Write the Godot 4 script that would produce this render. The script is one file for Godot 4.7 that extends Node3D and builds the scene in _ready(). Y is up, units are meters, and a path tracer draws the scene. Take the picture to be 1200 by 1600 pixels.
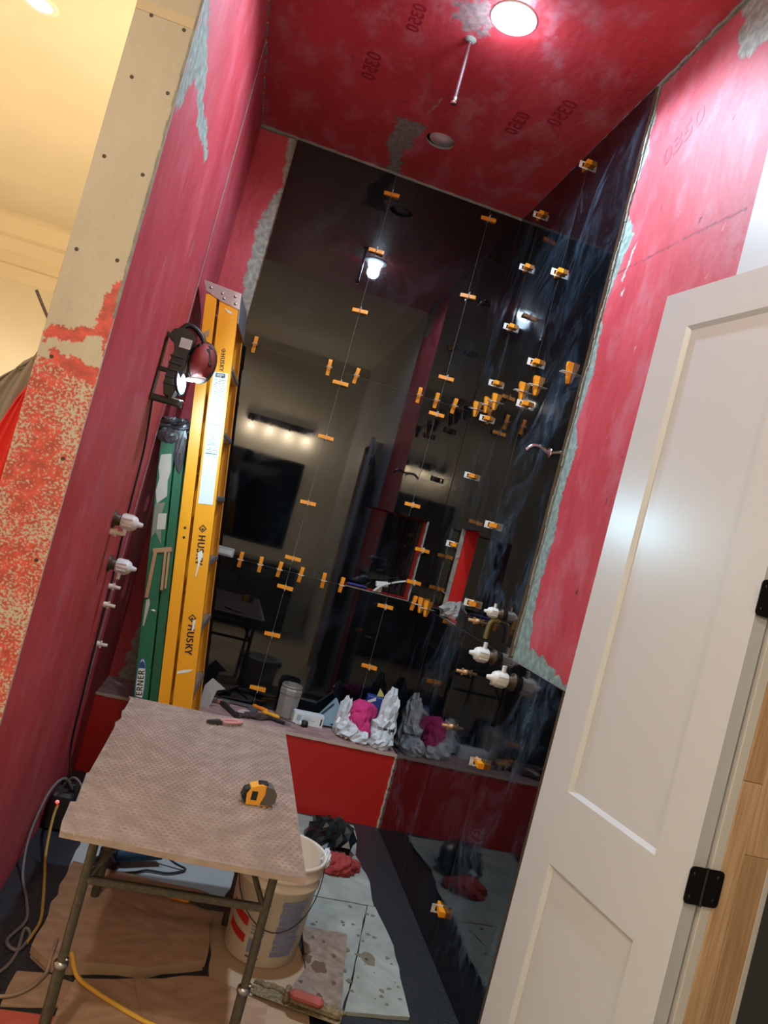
extends Node3D
# An unfinished walk-in shower: red membrane on the walls and ceiling, black porcelain going up, tools lying about.
# x runs right along the shower's back wall, y up, z from the back wall towards the entrance.
const XL := -0.453      # face of the left shower wall
const XR := 1.211       # face of the right shower wall behind its tiles
const H := 3.69         # ceiling
const ZF := 2.40        # where the red ceiling ends
const ZJ := 2.274       # front of the left stub wall
const XJ := -0.615      # outer side of the left stub wall
const TILE := 0.020     # tile face in front of the wall
const C1 := 0.375       # joints of the tiles on the back wall
const C2 := 0.985
const ROW1 := 1.2265
const ROW2 := 2.446
const ZA := 0.40        # joints of the tiles on the right wall
const ZB := 0.965
const ZT := 1.545
const ZT2 := 2.075
const ORD := ["first", "second", "third", "fourth", "fifth", "sixth", "seventh", "eighth", "ninth", "tenth", "eleventh", "twelfth"]
var mats := {}
var used := {}

# ---------------------------------------------------------------- helpers
func mat(key: String, color: Color, rough := 0.7, metal := 0.0, spec := 0.5) -> StandardMaterial3D:
	if mats.has(key):
		return mats[key]
	var m := StandardMaterial3D.new()
	m.albedo_color = color
	m.roughness = rough
	m.metallic = metal
	m.metallic_specular = spec
	mats[key] = m
	return m

func rgb(r: float, g: float, b: float) -> Color:
	return Color(r / 255.0, g / 255.0, b / 255.0)

func glow(key: String, color: Color, energy: float) -> StandardMaterial3D:
	var m := mat(key, Color(0.9, 0.9, 0.9), 0.4)
	m.emission_enabled = true
	m.emission = color
	m.emission_energy_multiplier = energy
	return m

func numbered(n: String) -> String:
	if not used.has(n):
		used[n] = 0
		return n
	used[n] += 1
	return "%s_%03d" % [n, used[n]]

func tag(o: Node, label: String, category: String, group := "", kind := "") -> void:
	if label: o.set_meta("label", label)
	if category: o.set_meta("category", category)
	if group: o.set_meta("group", group)
	if kind: o.set_meta("kind", kind)

func thing(called: String, label: String, category: String, at := Vector3.ZERO, group := "") -> Node3D:
	var o := Node3D.new()
	o.name = numbered(called)
	add_child(o)
	o.position = at
	tag(o, label, category, group)
	return o

func tool() -> SurfaceTool:
	var st := SurfaceTool.new()
	st.begin(Mesh.PRIMITIVE_TRIANGLES)
	st.set_smooth_group(-1)
	return st

func obj(st: SurfaceTool, called: String, m: Material, parent: Node3D = null) -> MeshInstance3D:
	st.generate_normals()
	st.set_material(m)
	return put(st.commit(), called, parent)

func put(mesh: Mesh, called: String, parent: Node3D = null) -> MeshInstance3D:
	var o := MeshInstance3D.new()
	o.mesh = mesh
	if parent == null:
		o.name = numbered(called)
		add_child(o)
	else:
		o.name = called
		parent.add_child(o, true)
	return o

# the same, for a mesh whose points are given in the room: the thing's own node only says where it stands
func wobj(st: SurfaceTool, called: String, m: Material, parent: Node3D) -> MeshInstance3D:
	var o := obj(st, called, m, parent)
	o.position = -parent.position
	return o

func struct_box(called: String, lo: Vector3, hi: Vector3, m: Material) -> MeshInstance3D:
	var st := tool()
	box(st, lo, hi)
	var o := obj(st, called, m)
	o.set_meta("kind", "structure")
	return o

func face(st: SurfaceTool, p: Array, out: Vector3, uv: Array = []) -> void:
	var n: Vector3 = (p[0] - p[2]).cross(p[0] - p[1])
	var idx := []
	var flip := n.dot(out) < 0.0
	for k in range(1, p.size() - 1):
		idx += [0, k + 1, k] if flip else [0, k, k + 1]
	for i in idx:
		if uv.size() > 0:
			st.set_uv(uv[i])
		st.add_vertex(p[i])

func box(st: SurfaceTool, lo: Vector3, hi: Vector3, bevel := 0.0, xf := Transform3D.IDENTITY) -> void:
	var c := (lo + hi) / 2.0
	var h := (hi - lo) / 2.0
	var b: float = min(bevel, min(h.x, min(h.y, h.z)) * 0.9)
	var cc := xf * c
	var ax := [Vector3.RIGHT, Vector3.UP, Vector3.BACK]
	for a in 3:
		var i := (a + 1) % 3
		var j := (a + 2) % 3
		for s: float in [-1.0, 1.0]:
			var pts := []
			for q: Vector2 in [Vector2(-1, -1), Vector2(1, -1), Vector2(1, 1), Vector2(-1, 1)]:
				pts.append(xf * (c + ax[a] * s * h[a] + ax[i] * q.x * (h[i] - b) + ax[j] * q.y * (h[j] - b)))
			face(st, pts, xf.basis * (ax[a] * s))
		if b > 0.0:
			for s: float in [-1.0, 1.0]:
				for t: float in [-1.0, 1.0]:
					var p1: Vector3 = c + ax[i] * s * h[i] + ax[j] * t * (h[j] - b)
					var p2: Vector3 = c + ax[i] * s * (h[i] - b) + ax[j] * t * h[j]
					var e: Vector3 = ax[a] * (h[a] - b)
					face(st, [xf * (p1 - e), xf * (p1 + e), xf * (p2 + e), xf * (p2 - e)], xf.basis * (ax[i] * s + ax[j] * t))
	if b > 0.0:
		for x: float in [-1.0, 1.0]:
			for y: float in [-1.0, 1.0]:
				for z: float in [-1.0, 1.0]:
					var s := Vector3(x, y, z)
					face(st, [xf * (c + s * Vector3(h.x, h.y - b, h.z - b)), xf * (c + s * Vector3(h.x - b, h.y, h.z - b)), xf * (c + s * Vector3(h.x - b, h.y - b, h.z))], xf.basis * s)

func frame_from(dir: Vector3) -> Basis:
	var y := dir.normalized()
	var x := y.cross(Vector3(0.31, 0.87, 0.42)).normalized()
	if x.length() < 0.1: x = y.cross(Vector3.RIGHT).normalized()
	return Basis(x, y, x.cross(y))

func tube(st: SurfaceTool, pts: Array, r: float, sides := 8, r2 := -1.0) -> void:
	st.set_smooth_group(0)
	var n := pts.size()
	var rings := []
	var b := frame_from(pts[1] - pts[0])
	for k in n:
		var d: Vector3 = (pts[min(k + 1, n - 1)] - pts[max(k - 1, 0)]).normalized()
		var q := Quaternion(b.y, d) if b.y.dot(d) > -0.999 else Quaternion.IDENTITY
		b = Basis(q) * b
		var rad := r if r2 < 0.0 else lerpf(r, r2, float(k) / (n - 1))
		var ring := []
		for s in sides:
			var a := TAU * s / sides
			ring.append(pts[k] + (b.x * cos(a) + b.z * sin(a)) * rad)
		rings.append(ring)
	for k in n - 1:
		for s in sides:
			var t := (s + 1) % sides
			face(st, [rings[k][s], rings[k][t], rings[k + 1][t], rings[k + 1][s]], (rings[k][s] + rings[k][t]) / 2.0 - pts[k])
	st.set_smooth_group(-1)
	face(st, rings[0], pts[0] - pts[1])
	face(st, rings[n - 1], pts[n - 1] - pts[n - 2])

func smooth_path(ctrl: Array, steps := 6) -> Array:
	var out := []
	var n := ctrl.size()
	for k in n - 1:
		var a: Vector3 = ctrl[max(k - 1, 0)]
		var b: Vector3 = ctrl[k]
		var c: Vector3 = ctrl[k + 1]
		var d: Vector3 = ctrl[min(k + 2, n - 1)]
		for s in steps:
			out.append(b.cubic_interpolate(c, a, d, float(s) / steps))
	out.append(ctrl[n - 1])
	return out

# a profile of Vector2(radius, height) turned round the y axis of xf
func lathe(st: SurfaceTool, prof: Array, seg := 24, xf := Transform3D.IDENTITY, flat := false) -> void:
	st.set_smooth_group(-1 if flat else 0)
	for k in prof.size() - 1:
		var p: Vector2 = prof[k]
		var q: Vector2 = prof[k + 1]
		var nrm := Vector2(q.y - p.y, p.x - q.x)
		for s in seg:
			var a := TAU * s / seg
			var b := TAU * (s + 1) / seg
			var da := Vector3(cos(a), 0, sin(a))
			var db := Vector3(cos(b), 0, sin(b))
			var dm := (da + db).normalized()
			var out := xf.basis * (dm * nrm.x + Vector3.UP * nrm.y)
			var pts := []
			if p.x > 1e-5: pts += [xf * (da * p.x + Vector3.UP * p.y), xf * (db * p.x + Vector3.UP * p.y)]
			else: pts.append(xf * Vector3(0, p.y, 0))
			if q.x > 1e-5: pts += [xf * (db * q.x + Vector3.UP * q.y), xf * (da * q.x + Vector3.UP * q.y)]
			else: pts.append(xf * Vector3(0, q.y, 0))
			if pts.size() > 2: face(st, pts, out)
	st.set_smooth_group(-1)

# a flat outline with thickness: outline in x and y of xf, thickness along its z
func prism(st: SurfaceTool, poly: Array, depth: float, xf := Transform3D.IDENTITY) -> void:
	var p := PackedVector2Array(poly)
	var tri := Geometry2D.triangulate_polygon(p)
	for k in range(0, tri.size(), 3):
		for s: float in [0.0, depth]:
			var pts := []
			for j in 3: pts.append(xf * Vector3(p[tri[k + j]].x, p[tri[k + j]].y, s))
			face(st, pts, xf.basis.z * (1.0 if s > 0.0 else -1.0) * signf(depth))
	var cw := 1.0 if Geometry2D.is_polygon_clockwise(p) else -1.0
	for k in p.size():
		var a := p[k]
		var b := p[(k + 1) % p.size()]
		var out := Vector3(-(b.y - a.y), b.x - a.x, 0) * cw
		face(st, [xf * Vector3(a.x, a.y, 0), xf * Vector3(b.x, b.y, 0), xf * Vector3(b.x, b.y, depth), xf * Vector3(a.x, a.y, depth)], xf.basis * out)

# a sheet lying on the floor: outline in x and z, from y0 to y1, with slightly ragged edges
func sheet(st: SurfaceTool, poly: Array, y0: float, y1: float, ragged := 0.0, sd := 1) -> void:
	var rng := RandomNumberGenerator.new()
	rng.seed = sd
	var out := []
	for k in poly.size():
		var a: Vector2 = poly[k]
		var b: Vector2 = poly[(k + 1) % poly.size()]
		out.append(a)
		if ragged > 0.0:
			var n: int = max(1, int((b - a).length() / 0.06))
			for j in range(1, n):
				out.append(a.lerp(b, float(j) / n) + Vector2(rng.randf_range(-1, 1), rng.randf_range(-1, 1)) * ragged)
	prism(st, out, y1 - y0, Transform3D(Basis(Vector3.RIGHT, Vector3.BACK, Vector3.UP), Vector3(0, y0, 0)))

# a crumpled lump of cloth or film: a sphere pushed in and out by ridged noise, flat below
func lump(st: SurfaceTool, c: Vector3, r: Vector3, amp: float, freq: float, sd: int, seg := 28, floor_y := -1e9, turn := 0.0, facets := false) -> void:
	var nz := FastNoiseLite.new()
	nz.seed = sd
	nz.frequency = freq
	nz.noise_type = FastNoiseLite.TYPE_SIMPLEX_SMOOTH
	nz.fractal_type = FastNoiseLite.FRACTAL_RIDGED
	nz.fractal_octaves = 3
	st.set_smooth_group(-1 if facets else 0)
	var rows := seg / 2
	var g := []
	for i in rows + 1:
		var row := []
		for j in seg:
			var th := PI * i / rows
			var ph := TAU * j / seg
			var d := Vector3(sin(th) * cos(ph), cos(th), sin(th) * sin(ph))
			var k := 1.0 + amp * nz.get_noise_3dv(d * 1.7 + Vector3(sd, 0, 0) * 0.13)
			var p := c + Basis(Vector3.UP, turn) * (d * r * k)
			p.y = max(p.y, floor_y)
			row.append(p)
		g.append(row)
	for i in rows:
		for j in seg:
			var t := (j + 1) % seg
			var pts := [g[i][j], g[i][t], g[i + 1][t], g[i + 1][j]]
			if i == 0: pts = [g[0][0], g[1][t], g[1][j]]
			elif i == rows - 1: pts = [g[i][j], g[i][t], g[rows][0]]
			face(st, pts, (pts[0] + pts[1] + pts[2]) / 3.0 - c)
	st.set_smooth_group(-1)

# a grid of points as a sheet with thickness
func cloth(st: SurfaceTool, g: Array, thick: float) -> void:
	st.set_smooth_group(0)
	var nu := g.size()
	var nv: int = g[0].size()
	var back := []
	for i in nu:
		var row := []
		for j in nv:
			var du: Vector3 = g[min(i + 1, nu - 1)][j] - g[max(i - 1, 0)][j]
			var dv: Vector3 = g[i][min(j + 1, nv - 1)] - g[i][max(j - 1, 0)]
			row.append(g[i][j] - du.cross(dv).normalized() * thick)
		back.append(row)
	for i in nu - 1:
		for j in nv - 1:
			var o: Vector3 = g[i][j] - back[i][j]
			face(st, [g[i][j], g[i + 1][j], g[i + 1][j + 1], g[i][j + 1]], o)
			face(st, [back[i][j], back[i + 1][j], back[i + 1][j + 1], back[i][j + 1]], -o)
	for i in nu - 1:
		for j in [0, nv - 1]:
			face(st, [g[i][j], g[i + 1][j], back[i + 1][j], back[i][j]], g[i][j] - g[i][1 if j == 0 else nv - 2])
	for j in nv - 1:
		for i in [0, nu - 1]:
			face(st, [g[i][j], g[i][j + 1], back[i][j + 1], back[i][j]], g[i][j] - g[1 if i == 0 else nu - 2][j])
	st.set_smooth_group(-1)

func lettering(s: String, size: float, m: Material, parent: Node3D, xf: Transform3D, called := "lettering", depth := 0.001) -> MeshInstance3D:
	var t := TextMesh.new()
	var f := SystemFont.new()
	f.font_names = PackedStringArray(["Droid Sans"])
	f.font_weight = 700
	t.font = f
	t.font_size = 32
	t.text = s
	t.pixel_size = size / 24.0
	t.depth = depth
	t.material = m
	var o := put(t, called, parent)
	o.transform = xf
	return o

# ---------------------------------------------------------------- surfaces
func noise(sd: int, freq: float, oct := 4, kind := 0) -> FastNoiseLite:
	var n := FastNoiseLite.new()
	n.seed = sd
	n.noise_type = FastNoiseLite.TYPE_SIMPLEX_SMOOTH
	n.frequency = freq
	n.fractal_octaves = oct
	if kind == 1: n.fractal_type = FastNoiseLite.FRACTAL_RIDGED
	if kind == 2:
		n.domain_warp_enabled = true
		n.domain_warp_amplitude = 0.35
		n.domain_warp_frequency = 1.7
	return n

# Rolled-on membrane over cement board, w by h metres. patches: {p: outline in metres (u from the left, v from the bottom), c: colour, r: roughness, j: raggedness}
func painted(w: float, h: float, res: float, a: Color, b: Color, rough: float, patches: Array, sd: int, streak := 1.0, bumps := 2.0, dust := 0.0) -> StandardMaterial3D:
	var nx := int(w / res)
	var ny := int(h / res)
	var im := Image.create(nx, ny, false, Image.FORMAT_RGB8)
	var ro := Image.create(nx, ny, false, Image.FORMAT_R8)
	var he := Image.create(nx, ny, false, Image.FORMAT_RGB8)
	var n1 := noise(sd, 1.6, 4, 2)
	var n2 := noise(sd + 1, 26.0, 3)
	var n3 := noise(sd + 2, 14.0, 3)
	var n4 := noise(sd + 3, 90.0, 2)
	var bb := []
	for q in patches:
		var r := Rect2(q.p[0], Vector2.ZERO)
		for v: Vector2 in q.p: r = r.expand(v)
		bb.append(r.grow(q.j + 0.01))
		q.pp = PackedVector2Array(q.p)
	for y in ny:
		for x in nx:
			var u := (x + 0.5) * res
			var v := h - (y + 0.5) * res
			var k := 0.5 + 0.55 * n1.get_noise_2d(u * 1.4, v * 0.7) + 0.22 * streak * n2.get_noise_2d(u, v * 0.22)
			var fine := n4.get_noise_2d(u, v)
			var c := a.lerp(b, clampf(k + 0.12 * fine, 0.0, 1.0))
			if dust > 0.0:
				var sc := clampf(1.6 * n3.get_noise_2d(u * 0.35, v * 0.2) + 0.5 * n1.get_noise_2d(v, u) + 0.45 * n2.get_noise_2d(u * 0.8, v * 0.8) + 0.2 * fine, 0.0, 1.0)
				c = c.lerp(Color(0.72, 0.52, 0.56), dust * sc)
			var rr := rough + 0.14 * (k - 0.5)
			var hh := 0.5 + 0.3 * n2.get_noise_2d(u, v * 0.5) + 0.15 * fine
			for i in patches.size():
				if bb[i].has_point(Vector2(u, v)):
					var q: Dictionary = patches[i]
					var jx: float = q.j * (n3.get_noise_2d(u, v) * 1.3 + 0.5 * n4.get_noise_2d(v, u))
					var jy: float = q.j * (n3.get_noise_2d(u + 9.0, v) * 1.3 + 0.5 * n4.get_noise_2d(v + 7.0, u))
					if Geometry2D.is_point_in_polygon(Vector2(u + jx, v + jy), q.pp) and fine * q.get("spatter", 0.0) + n2.get_noise_2d(u * 3.4, v * 5.0) * q.get("spatter", 0.0) * 1.6 + n3.get_noise_2d(u * 0.5, v * 0.4) * q.get("spatter", 0.0) * 0.9 > q.get("over", -9.0):
						c = q.c.lerp(q.c.darkened(0.22), clampf(0.5 + n2.get_noise_2d(u, v) + 0.3 * fine, 0, 1))
						rr = q.r
						hh -= 0.18
			im.set_pixel(x, y, c)
			ro.set_pixel(x, y, Color(clampf(rr, 0.05, 1.0), 0, 0))
			he.set_pixel(x, y, Color(hh, hh, hh))
	var m := StandardMaterial3D.new()
	m.albedo_texture = ImageTexture.create_from_image(im)
	m.roughness_texture = ImageTexture.create_from_image(ro)
	m.roughness_texture_channel = BaseMaterial3D.TEXTURE_CHANNEL_RED
	m.roughness = 1.0
	he.bump_map_to_normal_map(bumps)
	m.normal_enabled = true
	m.normal_texture = ImageTexture.create_from_image(he)
	m.normal_scale = 0.22
	return m

# wiped-over porcelain: black with grey grout haze in swirls
func porcelain(sd: int, haze: float) -> StandardMaterial3D:
	var im := Image.create(192, 384, false, Image.FORMAT_RGB8)
	var ro := Image.create(192, 384, false, Image.FORMAT_R8)
	var a := noise(sd, 2.2, 4, 2)
	a.domain_warp_amplitude = 0.9
	var b := noise(sd + 5, 5.0, 4, 1)
	b.domain_warp_enabled = true
	b.domain_warp_amplitude = 0.25
	b.domain_warp_frequency = 3.0
	var f := noise(sd + 9, 60.0, 2)
	for y in 384:
		for x in 192:
			var u := x / 315.0
			var v := y / 315.0
			var cloud := clampf(0.1 + 0.95 * a.get_noise_2d(u * 1.1 + v * 0.3, v * 0.7), 0, 1)
			var wipe := pow(clampf(b.get_noise_2d(u * 1.3 + v * 0.35, v * 0.75 - u * 0.3), 0, 1), 1.4)
			var k := haze * (0.55 * cloud + 0.34 * wipe * (0.2 + cloud) + 0.05 * absf(f.get_noise_2d(u, v)))
			im.set_pixel(x, y, Color(0.032 + 0.155 * k, 0.037 + 0.205 * k, 0.045 + 0.24 * k))
			ro.set_pixel(x, y, Color(0.02 + 0.13 * k, 0, 0))
	var m := StandardMaterial3D.new()
	m.albedo_texture = ImageTexture.create_from_image(im)
	m.roughness = 1.0
	m.roughness_texture = ImageTexture.create_from_image(ro)
	m.roughness_texture_channel = BaseMaterial3D.TEXTURE_CHANNEL_RED
	m.metallic_specular = 0.6
	return m

# grain and dirt on a material that needs no layout of its own
func grained(key: String, a: Color, b: Color, rough: float, freq: float, scale: Vector3, sd := 1, bump := 0.0) -> StandardMaterial3D:
	if mats.has(key): return mats[key]
	var m := mat(key, Color.WHITE, rough)
	var im := Image.create(256, 256, false, Image.FORMAT_RGB8)
	var he := Image.create(256, 256, false, Image.FORMAT_RGB8)
	var n := noise(sd, freq, 5)
	for y in 256:
		for x in 256:
			# two wrapped samples blended so that the texture tiles
			var s := x / 256.0
			var t := y / 256.0
			var p := n.get_noise_3d(cos(s * TAU) * 0.16, sin(s * TAU) * 0.16 + cos(t * TAU) * 0.16, sin(t * TAU) * 0.16)
			var k := clampf(0.5 + 0.8 * p, 0, 1)
			im.set_pixel(x, y, a.lerp(b, k))
			he.set_pixel(x, y, Color(k, k, k))
	m.albedo_texture = ImageTexture.create_from_image(im)
	m.uv1_triplanar = true
	m.uv1_world_triplanar = true
	m.uv1_scale = scale
	if bump > 0.0:
		he.bump_map_to_normal_map(bump)
		m.normal_enabled = true
		m.normal_texture = ImageTexture.create_from_image(he)
	return m

# a rectangle of w by h with rectangular holes: the cells of its front, in the plane spanned by ux and uy from o, facing out
func cells(st: SurfaceTool, o: Vector3, ux: Vector3, uy: Vector3, w: float, h: float, holes: Array, out: Vector3) -> void:
	var us := [0.0, w]
	var vs := [0.0, h]
	for r: Rect2 in holes:
		for q in [r.position.x, r.end.x]: if q > 0.0 and q < w: us.append(q)
		for q in [r.position.y, r.end.y]: if q > 0.0 and q < h: vs.append(q)
	us.sort()
	vs.sort()
	for i in us.size() - 1:
		for j in vs.size() - 1:
			if us[i + 1] - us[i] < 1e-6 or vs[j + 1] - vs[j] < 1e-6: continue
			var mid := Vector2((us[i] + us[i + 1]) / 2.0, (vs[j] + vs[j + 1]) / 2.0)
			if holes.any(func(r): return r.has_point(mid)): continue
			var c := [Vector2(us[i], vs[j]), Vector2(us[i + 1], vs[j]), Vector2(us[i + 1], vs[j + 1]), Vector2(us[i], vs[j + 1])]
			face(st, c.map(func(q): return o + ux * q.x + uy * q.y), out, c.map(func(q): return Vector2(q.x / w, 1.0 - q.y / h)))

func rim_faces(st: SurfaceTool, o: Vector3, ux: Vector3, uy: Vector3, r: Rect2, depth: Vector3, inward: bool) -> void:
	var c := [r.position, Vector2(r.end.x, r.position.y), r.end, Vector2(r.position.x, r.end.y)]
	var mid := r.get_center()
	for k in 4:
		var a: Vector2 = c[k]
		var b: Vector2 = c[(k + 1) % 4]
		var out: Vector2 = ((a + b) / 2.0 - mid) * (-1.0 if inward else 1.0)
		var pa: Vector3 = o + ux * a.x + uy * a.y
		var pb: Vector3 = o + ux * b.x + uy * b.y
		face(st, [pa, pb, pb + depth, pa + depth], ux * out.x + uy * out.y, [Vector2(0.5, 0.5), Vector2(0.5, 0.5), Vector2(0.5, 0.5), Vector2(0.5, 0.5)])

# a wall slab: painted front with holes, plain sides and back
func slab(called: String, o: Vector3, ux: Vector3, uy: Vector3, w: float, h: float, thick: float, m: Material, holes: Array = []) -> MeshInstance3D:
	var n := ux.cross(uy)
	var st := tool()
	cells(st, o, ux, uy, w, h, holes, n)
	cells(st, o - n * thick, ux, uy, w, h, holes, -n)
	rim_faces(st, o, ux, uy, Rect2(0, 0, w, h), -n * thick, false)
	for r: Rect2 in holes: rim_faces(st, o, ux, uy, r, -n * thick, true)
	var e := obj(st, called, m)
	e.set_meta("kind", "structure")
	return e

# one tile with its black face and its brown body
func tile(parent: Node3D, o: Vector3, ux: Vector3, uy: Vector3, w: float, h: float, m: Material, holes: Array = []) -> void:
	var n := ux.cross(uy)
	var t := 0.011
	var st := tool()
	cells(st, o, ux, uy, w, h, holes, n)
	st.generate_normals()
	st.set_material(m)
	var mesh := st.commit()
	st = tool()
	cells(st, o - n * t, ux, uy, w, h, holes, -n)
	rim_faces(st, o, ux, uy, Rect2(0, 0, w, h), -n * t, false)
	for r: Rect2 in holes: rim_faces(st, o, ux, uy, r.intersection(Rect2(0, 0, w, h)), -n * t, true)
	st.generate_normals()
	st.set_material(mats.tile_body)
	st.commit(mesh)
	put(mesh, "tile", parent)

func V2(a: Array) -> Array:
	return a.map(func(q): return Vector2(q[0], q[1]))

# ---------------------------------------------------------------- the scene
func _ready() -> void:
	# camera: held by hand, rolled some fifteen degrees
	var cam := Camera3D.new()
	cam.transform = Transform3D(Basis(Vector3(0.947565, 0.258474, 0.187916), Vector3(-0.259758, 0.965502, -0.018200), Vector3(-0.186138, -0.031567, 0.982016)), Vector3(0, 1.5707, 4.4003))
	cam.fov = 69.16
	cam.near = 0.05
	cam.far = 60.0
	add_child(cam)
	var env := Environment.new()
	env.background_mode = Environment.BG_COLOR
	env.background_color = Color.BLACK
	env.tonemap_mode = Environment.TONE_MAPPER_LINEAR
	env.tonemap_exposure = 1.0
	env.sdfgi_enabled = true
	env.ssao_enabled = true
	env.ssil_enabled = true
	var we := WorldEnvironment.new()
	we.environment = env
	add_child(we)
	materials()
	shell()
	bathroom()
	fixed_things()
	wedges()
	ladders()
	work_light()
	bench_things()
	table_and_floor()
	door_side()

func omni(at: Vector3, color: Color, energy: float, size: float) -> void:
	var l := OmniLight3D.new()
	l.light_color = color
	l.light_energy = energy
	l.light_size = size
	l.omni_range = 14.0
	l.omni_attenuation = 2.0
	l.shadow_enabled = true
	l.position = at
	add_child(l)

func spot(at: Vector3, to: Vector3, color: Color, energy: float, size: float, angle: float) -> void:
	var l := SpotLight3D.new()
	l.light_color = color
	l.light_energy = energy
	l.light_size = size
	l.spot_range = 14.0
	l.spot_attenuation = 2.0
	l.spot_angle = angle
	l.spot_angle_attenuation = 0.4
	l.shadow_enabled = true
	add_child(l)
	l.position = at
	l.look_at(to, Vector3.RIGHT if absf((to - at).normalized().y) > 0.9 else Vector3.UP)

func materials() -> void:
	mat("tile_body", rgb(96, 82, 66), 0.85)
	grained("mortar", rgb(142, 144, 132), rgb(110, 112, 104), 0.95, 6.0, Vector3.ONE * 3.0, 4, 3.0)
	mat("chrome", rgb(200, 202, 205), 0.16, 1.0)
	mat("steel", rgb(150, 150, 150), 0.35, 1.0)
	mat("black_plastic", rgb(17, 17, 18), 0.5)
	mat("black_rubber", rgb(26, 25, 26), 0.7)
	mat("white_plastic", rgb(206, 204, 198), 0.4)
	mat("orange_plastic", rgb(236, 148, 22), 0.45)
	mat("ladder_yellow", rgb(226, 152, 22), 0.38)
	mat("ladder_inner", rgb(186, 116, 22), 0.5)
	mat("ladder_green", rgb(18, 92, 62), 0.42)
	mat("print_black", rgb(30, 26, 20), 0.7)
	mat("aluminium", rgb(176, 178, 182), 0.38, 0.85)
	grained("beige_wall", rgb(226, 217, 197), rgb(220, 210, 189), 0.8, 2.0, Vector3.ONE * 0.7, 21)
	grained("white_paint", rgb(196, 195, 192), rgb(188, 187, 184), 0.45, 2.0, Vector3.ONE * 0.8, 22)
	grained("cardboard", rgb(180, 148, 118), rgb(152, 121, 94), 0.92, 7.0, Vector3(1.4, 1.4, 2.6), 31, 1.0)
	grained("cement_board", rgb(158, 162, 152), rgb(132, 136, 126), 0.9, 5.0, Vector3.ONE * 1.6, 33, 1.0)
	grained("floor_tile", rgb(14, 16, 18), rgb(66, 70, 74), 0.4, 60.0, Vector3.ONE * 3.0, 35, 1.0)
	grained("outer_floor", rgb(196, 182, 160), rgb(180, 166, 144), 0.35, 3.0, Vector3.ONE * 1.0, 36)
	grained("dusty_board", rgb(150, 134, 118), rgb(116, 100, 86), 0.92, 9.0, Vector3.ONE * 2.5, 37, 1.5)
	grained("bare_pine", rgb(198, 170, 136), rgb(164, 132, 98), 0.6, 9.0, Vector3(14.0, 0.6, 14.0), 39)
	grained("bare_pine_dark", rgb(184, 152, 116), rgb(150, 118, 86), 0.6, 9.0, Vector3(16.0, 0.5, 16.0), 40)
	grained("bag_film", rgb(220, 226, 230), rgb(196, 204, 210), 0.28, 6.0, Vector3.ONE * 4.0, 41, 2.0)
	grained("bench_top", rgb(176, 140, 136), rgb(138, 104, 102), 0.8, 7.0, Vector3.ONE * 2.0, 43, 1.0)

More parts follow.
